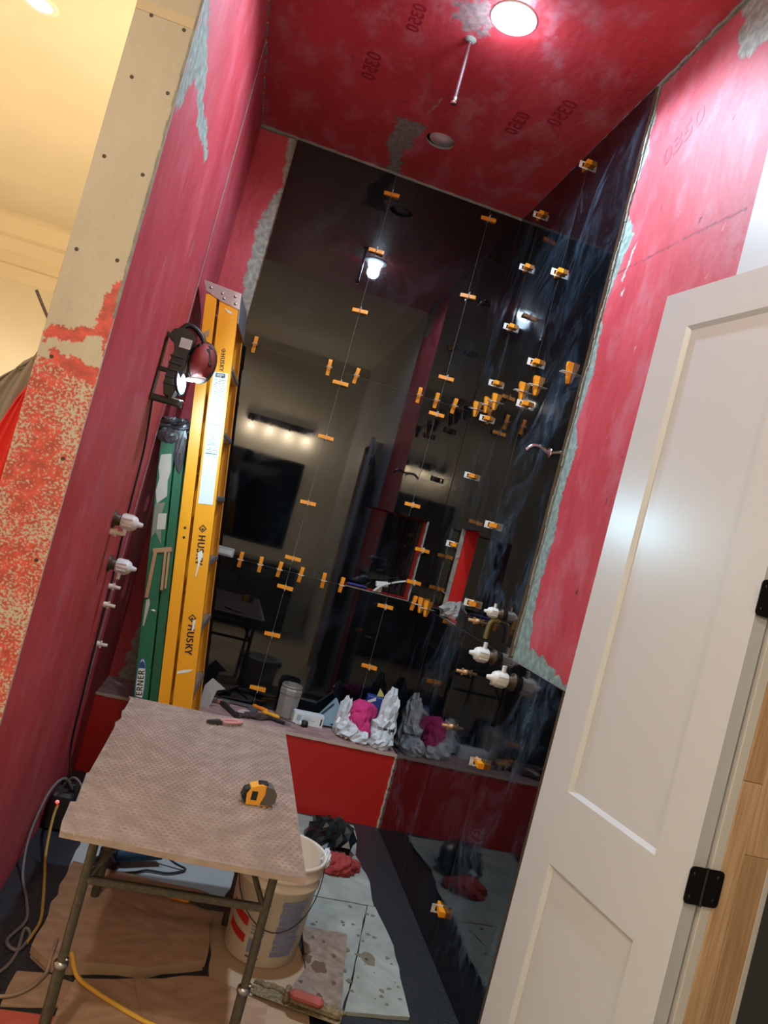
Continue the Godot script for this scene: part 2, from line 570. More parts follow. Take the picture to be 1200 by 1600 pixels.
func shell() -> void:
	var red_a := rgb(166, 46, 52)
	var red_b := rgb(192, 70, 78)
	var bare := rgb(150, 158, 146)
	# floor under everything, black textured shower floor on it
	struct_box("floor", Vector3(XJ, -0.12, -0.14), Vector3(2.4, 0.0, 2.43), mats.floor_tile)
	struct_box("floor", Vector3(-4.3, -0.12, -4.0), Vector3(XJ, 0.0, 5.8), mats.outer_floor)
	struct_box("floor", Vector3(XJ, -0.12, 2.43), Vector3(4.7, 0.0, 5.8), mats.outer_floor)
	# left stub wall, red membrane on its shower side: u runs from the front edge to the back
	var lp := []
	lp.append({"p": V2([[0.005, 2.98], [0.07, 2.9], [0.31, 2.84], [0.36, 2.77], [0.58, 2.80], [0.76, 2.77], [0.68, 2.735], [0.37, 2.71], [0.14, 2.74], [0.09, 2.62], [0.04, 2.56], [0.0, 2.6]]), "c": bare, "r": 0.9, "j": 0.02})
	for k in 7: lp.append({"p": V2([[0.3 + 0.17 * k, 1.15 + 0.23 * (k * 5 % 7)], [0.315 + 0.17 * k, 1.13 + 0.23 * (k * 5 % 7)], [0.30 + 0.17 * k, 1.06 + 0.23 * (k * 5 % 7)]]), "c": rgb(196, 128, 126), "r": 0.7, "j": 0.01})
	var lm := painted(ZJ, H, 0.006, red_a, red_b, 0.6, lp, 101, 1.0, 2.0, 0.25)
	var wl := slab("wall_left", Vector3(XL, 0, ZJ), Vector3.FORWARD, Vector3.UP, ZJ, H, XL - XJ, lm)
	wl.set_meta("label", "red membrane-coated left shower wall")
	# a mortared board seam running up the left wall
	var st := tool()
	for k in 24:
		var y0 := 0.42 + k * 0.136
		box(st, Vector3(XL - 0.002, y0, 0.812 + 0.002 * sin(k * 2.3)), Vector3(XL + 0.0025, y0 + 0.137, 0.823 + 0.003 * sin(k * 1.1)))
	obj(st, "mortar_seam", mats.mortar, wl)
	# the end of the stub wall: bare cement board, red splashed on below
	var tan_a := rgb(184, 174, 156)
	var tan_b := rgb(168, 158, 140)
	var splash := rgb(200, 76, 60)
	var jw := XL - XJ
	var jp := [
		{"p": V2([[0.155, 2.06], [0.125, 1.99], [0.112, 1.91], [0.005, 1.885], [0.0, 1.84], [0.10, 1.865], [0.145, 1.90], [0.165, 1.84], [0.165, 2.08]]), "c": splash, "r": 0.5, "j": 0.012},
		{"p": V2([[0.02, 1.825], [0.16, 1.80], [0.16, 1.765], [0.05, 1.79]]), "c": splash, "r": 0.5, "j": 0.012},
		{"p": V2([[0.0, 1.80], [0.165, 1.80], [0.165, 0.0], [0.0, 0.0]]), "c": splash, "r": 0.5, "j": 0.004, "spatter": 1.0, "over": -0.1},
		{"p": V2([[0.03, 1.66], [0.10, 1.66], [0.13, 1.5], [0.10, 1.36], [0.04, 1.4]]), "c": splash, "r": 0.5, "j": 0.03, "spatter": 1.0, "over": -0.6},
		{"p": V2([[0.0, 1.05], [0.165, 1.05], [0.165, 0.0], [0.0, 0.0]]), "c": splash, "r": 0.5, "j": 0.006, "spatter": 1.0, "over": -0.26}]
	var jm := painted(jw, H, 0.0028, tan_a, tan_b, 0.9, jp, 111, 0.4, 3.0)
	var je := tool()
	cells(je, Vector3(XJ, 0, ZJ + 0.012), Vector3.RIGHT, Vector3.UP, jw, H, [], Vector3.BACK)
	rim_faces(je, Vector3(XJ, 0, ZJ + 0.012), Vector3.RIGHT, Vector3.UP, Rect2(0, 0, jw, H), Vector3(0, 0, -0.012), false)
	var jb := obj(je, "end_board", jm, wl)
	for q in [[-0.571, 2.768], [-0.481, 2.762], [-0.576, 2.59], [-0.477, 2.582], [-0.588, 2.361], [-0.482, 2.347], [-0.591, 2.099], [-0.485, 2.103], [-0.481, 1.549], [-0.578, 1.804], [-0.583, 1.30], [-0.476, 1.27]]:
		st = tool()
		lathe(st, [Vector2(0, 0.0022), Vector2(0.002, 0.0008), Vector2(0.0045, 0.0022), Vector2(0.0055, 0)], 10, Transform3D(Basis(Vector3.RIGHT, Vector3.BACK, Vector3.DOWN), Vector3(q[0], q[1], ZJ + 0.012)))
		obj(st, "screw", mat("screw", rgb(70, 60, 48), 0.6, 0.5), jb)
	st = tool()
	box(st, Vector3(XJ, 2.772, ZJ + 0.012), Vector3(XL, 2.80, ZJ + 0.0135))
	obj(st, "joint_tape", mat("tape_tan", rgb(184, 166, 138), 0.95), jb)
	# a torn mortar edge where the end board meets the red wall
	st = tool()
	for k in 40:
		var y0 := 1.95 + k * 0.043
		box(st, Vector3(XL - 0.004 - 0.003 * absf(sin(k * 1.7)), y0, ZJ + 0.008), Vector3(XL + 0.001, y0 + 0.043, ZJ + 0.0145 + 0.001 * sin(k * 2.9)))
	obj(st, "mortar_edge", mats.mortar, jb)

	# back wall with its niche
	var n1 := Rect2(0.715, ROW1 + 0.006, 0.403, 1.725 - ROW1 - 0.006)
	var bx := XJ
	var hole := Rect2(n1.position - Vector2(bx, 0), n1.size)
	var bw := slab("wall_back", Vector3(bx, 0, 0), Vector3.RIGHT, Vector3.UP, 1.5 - bx, H, 0.14, painted(1.5 - bx, H, 0.008, red_a, red_b, 0.46, [
		{"p": V2([[0.325, 3.69], [0.34, 3.55], [0.36, 3.39], [0.32, 3.26], [0.29, 3.15], [0.285, 3.03], [0.30, 2.94], [0.29, 2.78], [0.32, 2.73], [0.26, 2.55], [0.24, 2.3], [0.26, 2.0], [0.22, 1.5], [0.25, 0.8], [0.22, 0.4], [0.5, 0.4], [0.5, 3.69]]), "c": bare.lerp(tan_a, 0.5), "r": 0.92, "j": 0.014}], 121), [hole])
	# tiles of the back wall
	var glossy := [porcelain(201, 0.75), porcelain(233, 0.6), porcelain(261, 0.9)]
	var hazy := [porcelain(301, 1.9), porcelain(337, 2.4), porcelain(379, 1.6)]
	var g := 0.0009
	var cols := [[-0.235, C1], [C1, C2], [C2, 1.190]]
	var rows := [[0.416, ROW1], [ROW1, ROW2], [ROW2, 3.672]]
	st = tool()
	box(st, Vector3(-0.225, 0.42, 0), Vector3(1.185, ROW1 + 0.004, TILE - 0.0025))
	box(st, Vector3(-0.225, ROW1 + 0.004, 0), Vector3(n1.position.x, 1.727, TILE - 0.0025))
	box(st, Vector3(n1.end.x, ROW1 + 0.004, 0), Vector3(1.185, 1.727, TILE - 0.0025))
	box(st, Vector3(-0.225, 1.727, 0), Vector3(1.185, 3.668, TILE - 0.0025))
	obj(st, "mortar_bed", mats.mortar, bw)
	for c in cols.size():
		for r in rows.size():
			var o := Vector3(cols[c][0] + g, rows[r][0] + g, TILE)
			var hl := []
			if r == 1 and c > 0: hl.append(Rect2(n1.position - Vector2(o.x, o.y) - Vector2(0, 0.02), n1.size + Vector2(0, 0.02)))
			tile(bw, o, Vector3.RIGHT, Vector3.UP, cols[c][1] - cols[c][0] - 2 * g, rows[r][1] - rows[r][0] - 2 * g, glossy[(c * 2 + r) % 3], hl)
	niche(bw, Vector3(n1.position.x, n1.position.y, 0), Vector3.RIGHT, Vector3.UP, n1.size, 0.12, 0, true)

	# right wall with its niche, red membrane, bare mortar left along the tile edge: u runs from the back to the front
	var strip := [[1.40, 3.69], [1.55, 3.56], [1.545, 3.46], [1.56, 3.35], [1.53, 3.25], [1.525, 3.11], [1.60, 3.04], [1.63, 2.99], [1.60, 2.93], [1.57, 2.85], [1.53, 2.72], [1.56, 2.60], [1.58, 2.49], [1.58, 2.38], [1.56, 2.27], [1.55, 2.22], [1.62, 2.11], [1.60, 2.00], [1.59, 1.87], [1.62, 1.74], [1.61, 1.63], [1.60, 1.50], [1.66, 1.30], [1.83, 1.285], [1.97, 1.25], [2.15, 1.22], [2.13, 0.0], [1.2, 0.0], [1.2, 3.69]]
	strip = strip.map(func(q): return [q[0] + (0.022 if q[0] > 1.3 else 0.0), q[1]])
	var rp := [{"p": V2(strip), "c": rgb(140, 158, 148), "r": 0.9, "j": 0.013},
		{"p": V2([[2.2, 3.69], [2.06, 3.69], [2.085, 3.60], [2.09, 3.53], [2.14, 3.44], [2.2, 3.41], [2.28, 3.42], [2.43, 3.5], [2.43, 3.69]]), "c": rgb(168, 168, 156), "r": 0.85, "j": 0.02},
		{"p": V2([[1.68, 2.93], [1.705, 2.95], [1.66, 2.79], [1.645, 2.80]]), "c": rgb(190, 196, 190), "r": 0.8, "j": 0.008},
		{"p": V2([[1.69, 2.76], [1.70, 2.77], [1.69, 2.72], [1.67, 2.73]]), "c": rgb(190, 196, 190), "r": 0.8, "j": 0.008}]
	rp.append({"p": V2([[1.60, 2.85], [2.0, 2.832], [2.40, 2.806], [2.40, 2.799], [2.0, 2.826], [1.60, 2.846]]), "c": rgb(142, 48, 58), "r": 0.7, "j": 0.003})
	for k in 26:
		var a := 1.72 + fmod(k * 0.2713, 0.66)
		var b := 1.15 + fmod(k * 0.7391, 2.3)
		rp.append({"p": V2([[a, b], [a + 0.012, b + 0.008], [a + 0.004, b - 0.014]]), "c": rgb(96, 40, 50) if k % 2 else rgb(206, 150, 152), "r": 0.8, "j": 0.006})
	var n2 := Rect2(0.477, ROW1 + 0.006, 0.31, 1.722 - ROW1 - 0.006)
	var rw := slab("wall_right", Vector3(XR, 0, 0), Vector3.BACK, Vector3.UP, 2.43, H, 0.14, painted(2.43, H, 0.006, red_a, red_b, 0.62, rp, 141, 1.0, 2.0, 0.35), [n2])
	st = tool()
	for q in [[0.02, 0.0, ZT - 0.008, ROW1 + 0.004], [0.02, ROW1 + 0.004, 0.477, 1.724], [0.787, ROW1 + 0.004, ZT - 0.008, 1.724], [0.02, 1.724, ZT - 0.008, 3.668], [ZT - 0.008, 0.0, ZT2 - 0.006, ROW1 - 0.006]]:
		box(st, Vector3(XR - TILE + 0.0025, q[1], q[0]), Vector3(XR, q[3], q[2]))
	# mortar squeezed out along the edge of the tiles
	for k in 58:
		var y0 := ROW1 + 0.01 + k * 0.042
		var e := 0.004 + 0.005 * absf(sin(k * 1.9)) + 0.004 * absf(sin(k * 0.7))
		box(st, Vector3(XR - 0.007 - 0.003 * sin(k), y0, ZT - 0.01), Vector3(XR, y0 + 0.043, ZT + e))
	for k in 29:
		var e2 := 0.003 + 0.005 * absf(sin(k * 2.3))
		box(st, Vector3(XR - 0.008, k * 0.042, ZT2 - 0.01), Vector3(XR, k * 0.042 + 0.043, ZT2 + e2))
	obj(st, "mortar_bed", mats.mortar, rw)
	var zc := [[0.021, ZA], [ZA, ZB], [ZB, ZT]]
	rows = [[0.0, ROW1], [ROW1, ROW2], [ROW2, 3.675]]
	for c in 3:
		for r in 3:
			var o := Vector3(XR - TILE, rows[r][0] + g, zc[c][0] + g)
			var hl := []
			if r == 1 and c == 1: hl.append(Rect2(n2.position - Vector2(o.z, o.y) - Vector2(0, 0.02), n2.size + Vector2(0, 0.02)))
			tile(rw, o, Vector3.BACK, Vector3.UP, zc[c][1] - zc[c][0] - 2 * g, rows[r][1] - rows[r][0] - 2 * g, hazy[(c + r * 2) % 3], hl)
	tile(rw, Vector3(XR - TILE, g, ZT + g), Vector3.BACK, Vector3.UP, ZT2 - ZT - 2 * g, ROW1 - 2 * g, hazy[1])
	niche(rw, Vector3(XR, n2.position.y, n2.position.x), Vector3.BACK, Vector3.UP, n2.size, 0.11, 1, false)
	# board maker's print showing through the membrane
	var ink := mat("board_print", rgb(142, 34, 48), 0.55)
	lettering("0350", 0.085, ink, rw, Transform3D(Basis(Vector3(0, 0.34, 0.94), Vector3(0, 0.94, -0.34), Vector3.LEFT), Vector3(XR - 0.0005, 3.30, 1.86)), "board_print")

	# red ceiling with the round cut-out for a second lamp
	var hc := Vector2(0.51, 0.52)
	var hr := 0.078
	var sq := 0.1
	var cp := [{"p": V2([[0.25, 0.60], [0.40, 0.615], [0.393, 0.50], [0.365, 0.45], [0.393, 0.39], [0.35, 0.28], [0.393, 0.012], [0.308, 0.0], [0.292, 0.2], [0.24, 0.31], [0.262, 0.445]]), "c": rgb(138, 150, 142), "r": 0.9, "j": 0.02},
		{"p": V2([[0.285, 1.53], [0.41, 1.6], [0.46, 1.50], [0.44, 1.38], [0.33, 1.42]]), "c": rgb(150, 120, 116), "r": 0.8, "j": 0.04},
		{"p": V2([[0.40, 0.86], [0.425, 0.90], [0.39, 0.70], [0.375, 0.72]]), "c": rgb(176, 122, 124), "r": 0.8, "j": 0.012}]
	for k in 46:
		var a := XL + 0.1 + fmod(k * 0.3719, 1.5)
		var b := 0.1 + fmod(k * 0.6417, 1.9)
		cp.append({"p": V2([[a, b], [a + 0.02, b + 0.01], [a + 0.008, b - 0.012]]), "c": rgb(176, 104, 108), "r": 0.8, "j": 0.008})
	for q in cp: q.p = q.p.map(func(v): return Vector2(v.x - XL, ZF - v.y))
	var cm := painted(XR - XL, ZF, 0.006, red_a, red_b, 0.5, cp, 151, 1.0, 2.0, 0.55)
	st = tool()
	# u along x, v from the front to the back, facing down
	var co := Vector3(XL, H, ZF)
	var ch := Rect2(hc.x - sq - XL, ZF - hc.y - sq, 2 * sq, 2 * sq)
	cells(st, co, Vector3.RIGHT, Vector3.FORWARD, XR - XL, ZF, [ch], Vector3.DOWN)
	for k in 48:
		var pr := []
		for q: float in [TAU * k / 48.0, TAU * (k + 1) / 48.0]:
			var d := Vector2(cos(q), sin(q))
			pr += [[d * hr, d * (sq / max(absf(d.x), absf(d.y)))]]
		var loop := [pr[0][0], pr[0][1], pr[1][1], pr[1][0]]
		var pts := loop.map(func(q): return Vector3(hc.x + q.x, H, hc.y + q.y))
		face(st, pts, Vector3.DOWN, pts.map(func(q): return Vector2((q.x - XL) / (XR - XL), 1.0 - (ZF - q.z) / ZF)))
	var cc := obj(st, "ceiling", cm)
	tag(cc, "red membrane-coated shower ceiling with a round cut-out", "", "", "structure")
	st = tool()
	box(st, Vector3(XL, H + 0.11, 0), Vector3(XR, H + 0.15, ZF))
	obj(st, "upper_board", mats.beige_wall, cc)
	st = tool()
	lathe(st, [Vector2(0, 0.1), Vector2(hr + 0.03, 0.1), Vector2(hr + 0.03, 0.013), Vector2(hr, 0.013)], 40, Transform3D(Basis(), Vector3(hc.x, H, hc.y)))
	obj(st, "lamp_cavity", mat("cavity", rgb(36, 36, 36), 0.8), cc)
	st = tool()
	lathe(st, [Vector2(hr, 0.013), Vector2(hr, 0.0)], 40, Transform3D(Basis(), Vector3(hc.x, H, hc.y)))
	obj(st, "cut_edge", mats.mortar, cc)
	st = tool()
	lathe(st, [Vector2(0, 0.026), Vector2(0.070, 0.026), Vector2(0.070, 0.014), Vector2(0, 0.014)], 40, Transform3D(Basis(), Vector3(hc.x + 0.008, H, hc.y - 0.007)))
	obj(st, "cover_plate", mat("cover_white", rgb(214, 220, 222), 0.5), cc)
	for q in [[0.05, 0.92, 0.075], [0.95, 1.12, 0.075], [0.80, 0.92, 0.07], [0.17, 1.35, 0.06]]:
		lettering("0350", q[2], ink, cc, Transform3D(Basis(Vector3.FORWARD, Vector3.LEFT, Vector3.DOWN), Vector3(q[0], H - 0.0004, q[1])), "board_print")
	# mortar beads in the corners under the ceiling
	st = tool()
	for k in 40:
		box(st, Vector3(XL + k * 0.0412, H - 0.018 - 0.003 * sin(k * 1.3), 0.0), Vector3(XL + (k + 1) * 0.0412, H - 0.0004, 0.014 + 0.003 * sin(k * 2.1)))
	for k in 48:
		box(st, Vector3(XR - 0.010 - 0.004 * absf(sin(k * 1.7)), H - 0.012 - 0.005 * absf(sin(k * 2.7)), k * 0.05), Vector3(XR, H - 0.0004, (k + 1) * 0.05))
		if k % 3 != 1: box(st, Vector3(XL, H - 0.006 - 0.003 * absf(sin(k * 2.7)), k * 0.05), Vector3(XL + 0.004 + 0.004 * absf(sin(k * 1.7)), H - 0.0004, (k + 1) * 0.05))
	obj(st, "mortar_bead", mats.mortar, cc)

# a recess in a wall: five painted sides, and its back tiled or not
func niche(wall: Node3D, o: Vector3, ux: Vector3, uy: Vector3, size: Vector2, d: float, k: int, tiled: bool) -> void:
	var n := ux.cross(uy)
	var st := tool()
	var t := 0.004
	rim_faces(st, o + n * 0.008, ux, uy, Rect2(t, t, size.x - 2 * t, size.y - 2 * t), -n * (d + 0.008), true)
	cells(st, o - n * d, ux, uy, size.x, size.y, [], n)
	var m := mat("niche_red", rgb(176, 30, 26), 0.42)
	var e := obj(st, "niche_lining", m, wall)
	if tiled:
		var pc := porcelain(411, 0.7)
		for q in [[0.006, size.x * 0.66], [size.x * 0.66 + 0.002, size.x - 0.006]]:
			st = tool()
			cells(st, o - n * (d - 0.01) + ux * q[0] + uy * 0.006, ux, uy, q[1] - q[0], size.y - 0.012, [], n)
			rim_faces(st, o - n * (d - 0.01) + ux * q[0] + uy * 0.006, ux, uy, Rect2(0, 0, q[1] - q[0], size.y - 0.012), -n * 0.01, false)
			obj(st, "back_tile", pc, e)
	# ragged mortar left round the opening
	st = tool()
	var far := 1.0 if k == 0 else 0.0
	for j in 18:
		var y0 := size.y * j / 18.0
		var wd := 0.006 + 0.004 * absf(sin(j * 1.9 + k))
		var a := o + n * 0.0185 + uy * y0 + ux * ((size.x - wd) if far > 0.5 else 0.0)
		var lo := a
		var hi := a + ux * wd + uy * (size.y / 18.0) - n * (0.024 if k == 0 else 0.02)
		box(st, Vector3(min(lo.x, hi.x), min(lo.y, hi.y), min(lo.z, hi.z)), Vector3(max(lo.x, hi.x), max(lo.y, hi.y), max(lo.z, hi.z)))
	obj(st, "mortar_edge", mats.mortar, e)

func bathroom() -> void:
	var beige: Material = mats.beige_wall
	# the room beyond and behind: ceiling, walls, crown moulding
	struct_box("ceiling", Vector3(-4.3, H, -4.0), Vector3(XJ, H + 0.12, 5.8), beige)
	struct_box("ceiling", Vector3(XJ, H, ZF), Vector3(2.4, H + 0.12, 5.8), beige)
	struct_box("wall_far", Vector3(-4.3, 0, -4.0), Vector3(XJ, H, -3.8), beige)
	struct_box("wall_side", Vector3(-4.3, 0, -3.8), Vector3(-4.15, H, 5.8), beige)
	struct_box("wall_partition", Vector3(XJ, 0, -4.0), Vector3(XJ + 0.14, H, -0.14), beige)
	struct_box("wall_vanity", Vector3(-4.15, 0, 5.6), Vector3(2.4, H, 5.8), beige)
	# plaster on the outer side of the stub wall
	struct_box("wall_outer", Vector3(XJ - 0.006, 0, -0.14), Vector3(XJ, H, ZJ - 0.05), beige)
	var st := tool()
	var prof := [Vector2(0, 0), Vector2(0.36, 0), Vector2(0.36, -0.02), Vector2(0.30, -0.035), Vector2(0.22, -0.11), Vector2(0.20, -0.17), Vector2(0.10, -0.19), Vector2(0.07, -0.30), Vector2(0.03, -0.33), Vector2(0.03, -0.42), Vector2(0.05, -0.44), Vector2(0.05, -0.56), Vector2(0.02, -0.58), Vector2(0, -0.58)]
	prism(st, prof, 3.5, Transform3D(Basis(Vector3.BACK, Vector3.UP, Vector3.LEFT), Vector3(XJ - 0.013, H, -3.8)))
	var cr := obj(st, "trim_1", mat("crown_paint", rgb(228, 214, 186), 0.6))
	cr.set_meta("kind", "structure")
	# recessed lamps in the outer ceiling
	for q in [[-1.594, 0.40, "lit round lamp in the cream ceiling left of the bare wall end"], [-3.3, 0.4, "lit round lamp in the cream ceiling further left, out of the picture"], [-0.75, 4.5, "lit round lamp in the cream ceiling above the photographer, out of the picture"]]:
		var t := thing("ceiling_lamp", q[2], "lamp", Vector3(q[0], H, q[1]), "round lamps in the cream ceiling")
		st = tool()
		lathe(st, [Vector2(0.062, -0.004), Vector2(0.09, -0.006), Vector2(0.094, 0)], 36)
		obj(st, "trim_ring", mat("lamp_trim", rgb(235, 232, 224), 0.5), t)
		st = tool()
		lathe(st, [Vector2(0, -0.010), Vector2(0.05, -0.008), Vector2(0.064, -0.003)], 36)
		obj(st, "lens", glow("warm_lens", Color(1, 0.9, 0.72), 6.0), t)
		spot(Vector3(q[0], H - 0.03, q[1]), Vector3(q[0], 0, q[1]), Color(1, 0.94, 0.85) if q[1] < 4.0 else Color(1, 0.96, 0.91), 12.0 if q[1] < 4.0 else 4.0, 0.06, 82.0)
	# vanity lamp bar above a dark mirror on the wall behind the photographer
	var bar := thing("vanity_lamp", "four-bulb vanity lamp bar mirrored in the black tiles", "lamp", Vector3(0.24, 2.62, 5.6))
	st = tool()
	box(st, Vector3(-0.44, -0.02, -0.05), Vector3(0.44, 0.07, 0), 0.006)
	obj(st, "back_plate", mat("dark_bronze", rgb(40, 34, 30), 0.4, 0.6), bar)
	for k in 4:
		var x := -0.375 + 0.25 * k
		st = tool()
		tube(st, [Vector3(x, 0.02, -0.05), Vector3(x, 0.02, -0.11), Vector3(x, -0.04, -0.11)], 0.014, 8)
		obj(st, "arm", mats.dark_bronze, bar)
		st = tool()
		lathe(st, [Vector2(0, 0.05), Vector2(0.016, 0.045), Vector2(0.03, 0.0), Vector2(0.022, -0.026), Vector2(0, -0.032)], 20, Transform3D(Basis(), Vector3(x, -0.10, -0.11)))
		obj(st, "bulb", glow("warm_bulb", Color(1, 0.88, 0.68), 22.0), bar)
		omni(Vector3(0.24 + x, 2.52, 5.6 - 0.11), Color(1, 0.94, 0.86), 0.30, 0.03)
	var mr := thing("vanity_mirror", "dark wide vanity mirror under the bulbs mirrored in black tiles", "mirror", Vector3(0.15, 1.05, 5.6))
	st = tool()
	box(st, Vector3(-0.62, 0, -0.02), Vector3(0.53, 1.17, 0), 0.004)
	obj(st, "frame", mat("mirror_frame", rgb(36, 32, 30), 0.4), mr)
	st = tool()
	box(st, Vector3(-0.59, 0.03, -0.024), Vector3(0.50, 1.14, -0.019))
	obj(st, "glass", mat("mirror_glass", rgb(120, 124, 124), 0.03, 1.0), mr)
	var vc := thing("vanity_cabinet", "dark vanity cabinet below the mirror reflected in black tiles", "cabinet", Vector3(0.15, 0, 5.56))
	st = tool()
	box(st, Vector3(-0.75, 0.08, -0.55), Vector3(0.75, 0.84, 0), 0.005)
	obj(st, "body", mat("vanity_wood", rgb(44, 36, 30), 0.5), vc)
	st = tool()
	box(st, Vector3(-0.77, 0.84, -0.57), Vector3(0.77, 0.88, 0), 0.006)
	obj(st, "worktop", mat("vanity_top", rgb(60, 58, 56), 0.2), vc)
	for s: float in [-0.375, 0.375]:
		st = tool()
		box(st, Vector3(s - 0.355, 0.11, -0.57), Vector3(s + 0.355, 0.81, -0.55), 0.004)
		var dr := obj(st, "door", mats.vanity_wood, vc)
		st = tool()
		box(st, Vector3(s - signf(s) * 0.31 - 0.006, 0.5, -0.595), Vector3(s - signf(s) * 0.31 + 0.006, 0.66, -0.57), 0.003)
		obj(st, "handle", mats.black_plastic, dr)
	# clothes on a peg on the outer side of the stub wall
	var pg := thing("coat_peg", "thin dark peg sticking out beside the bare wall end", "peg", Vector3(XJ - 0.012, 1.93, 2.0))
	st = tool()
	tube(st, [Vector3(0, 0, 0), Vector3(-0.06, 0.004, 0), Vector3(-0.095, 0.05, 0.0), Vector3(-0.12, 0.085, 0)], 0.005, 8)
	obj(st, "rod", mat("peg_dark", rgb(66, 54, 44), 0.6), pg)
	st = tool()
	box(st, Vector3(-0.006, -0.02, -0.012), Vector3(0, 0.02, 0.012), 0.002)
	obj(st, "plate", mats.peg_dark, pg)
	for c in 2:
		var gr := []
		for i in 25:
			var row := []
			for j in 25:
				var u := i / 24.0
				var v := j / 24.0
				var spread := 0.05 + 0.30 * pow(v, 0.7) - 0.06 * v * v
				var fold := sin(u * 19.0 + v * 2.0 + c) * 0.022 * (0.3 + v)
				if c == 0: row.append(Vector3(XJ - 0.03 - spread * u - 0.01, 1.90 - 0.62 * v - 0.12 * u * (1.0 - v), 2.03 + fold + 0.03 * v))
				else: row.append(Vector3(XJ - 0.022 - (0.03 + 0.22 * pow(v, 0.8)) * u, 1.82 - 1.0 * v - 0.10 * u, 2.10 + fold * 0.8 + 0.02 * v))
			gr.append(row)
		st = tool()
		cloth(st, gr, 0.004)
		var ct := obj(st, "hanging_jacket" if c == 0 else "hanging_shirt", mat("grey_cloth", rgb(128, 118, 102), 0.95) if c == 0 else mat("red_cloth", rgb(196, 38, 28), 0.9))
		tag(ct, "grey jacket hanging from the peg behind the bare wall end" if c == 0 else "bright red shirt hanging below the grey jacket at the left", "jacket" if c == 0 else "shirt")

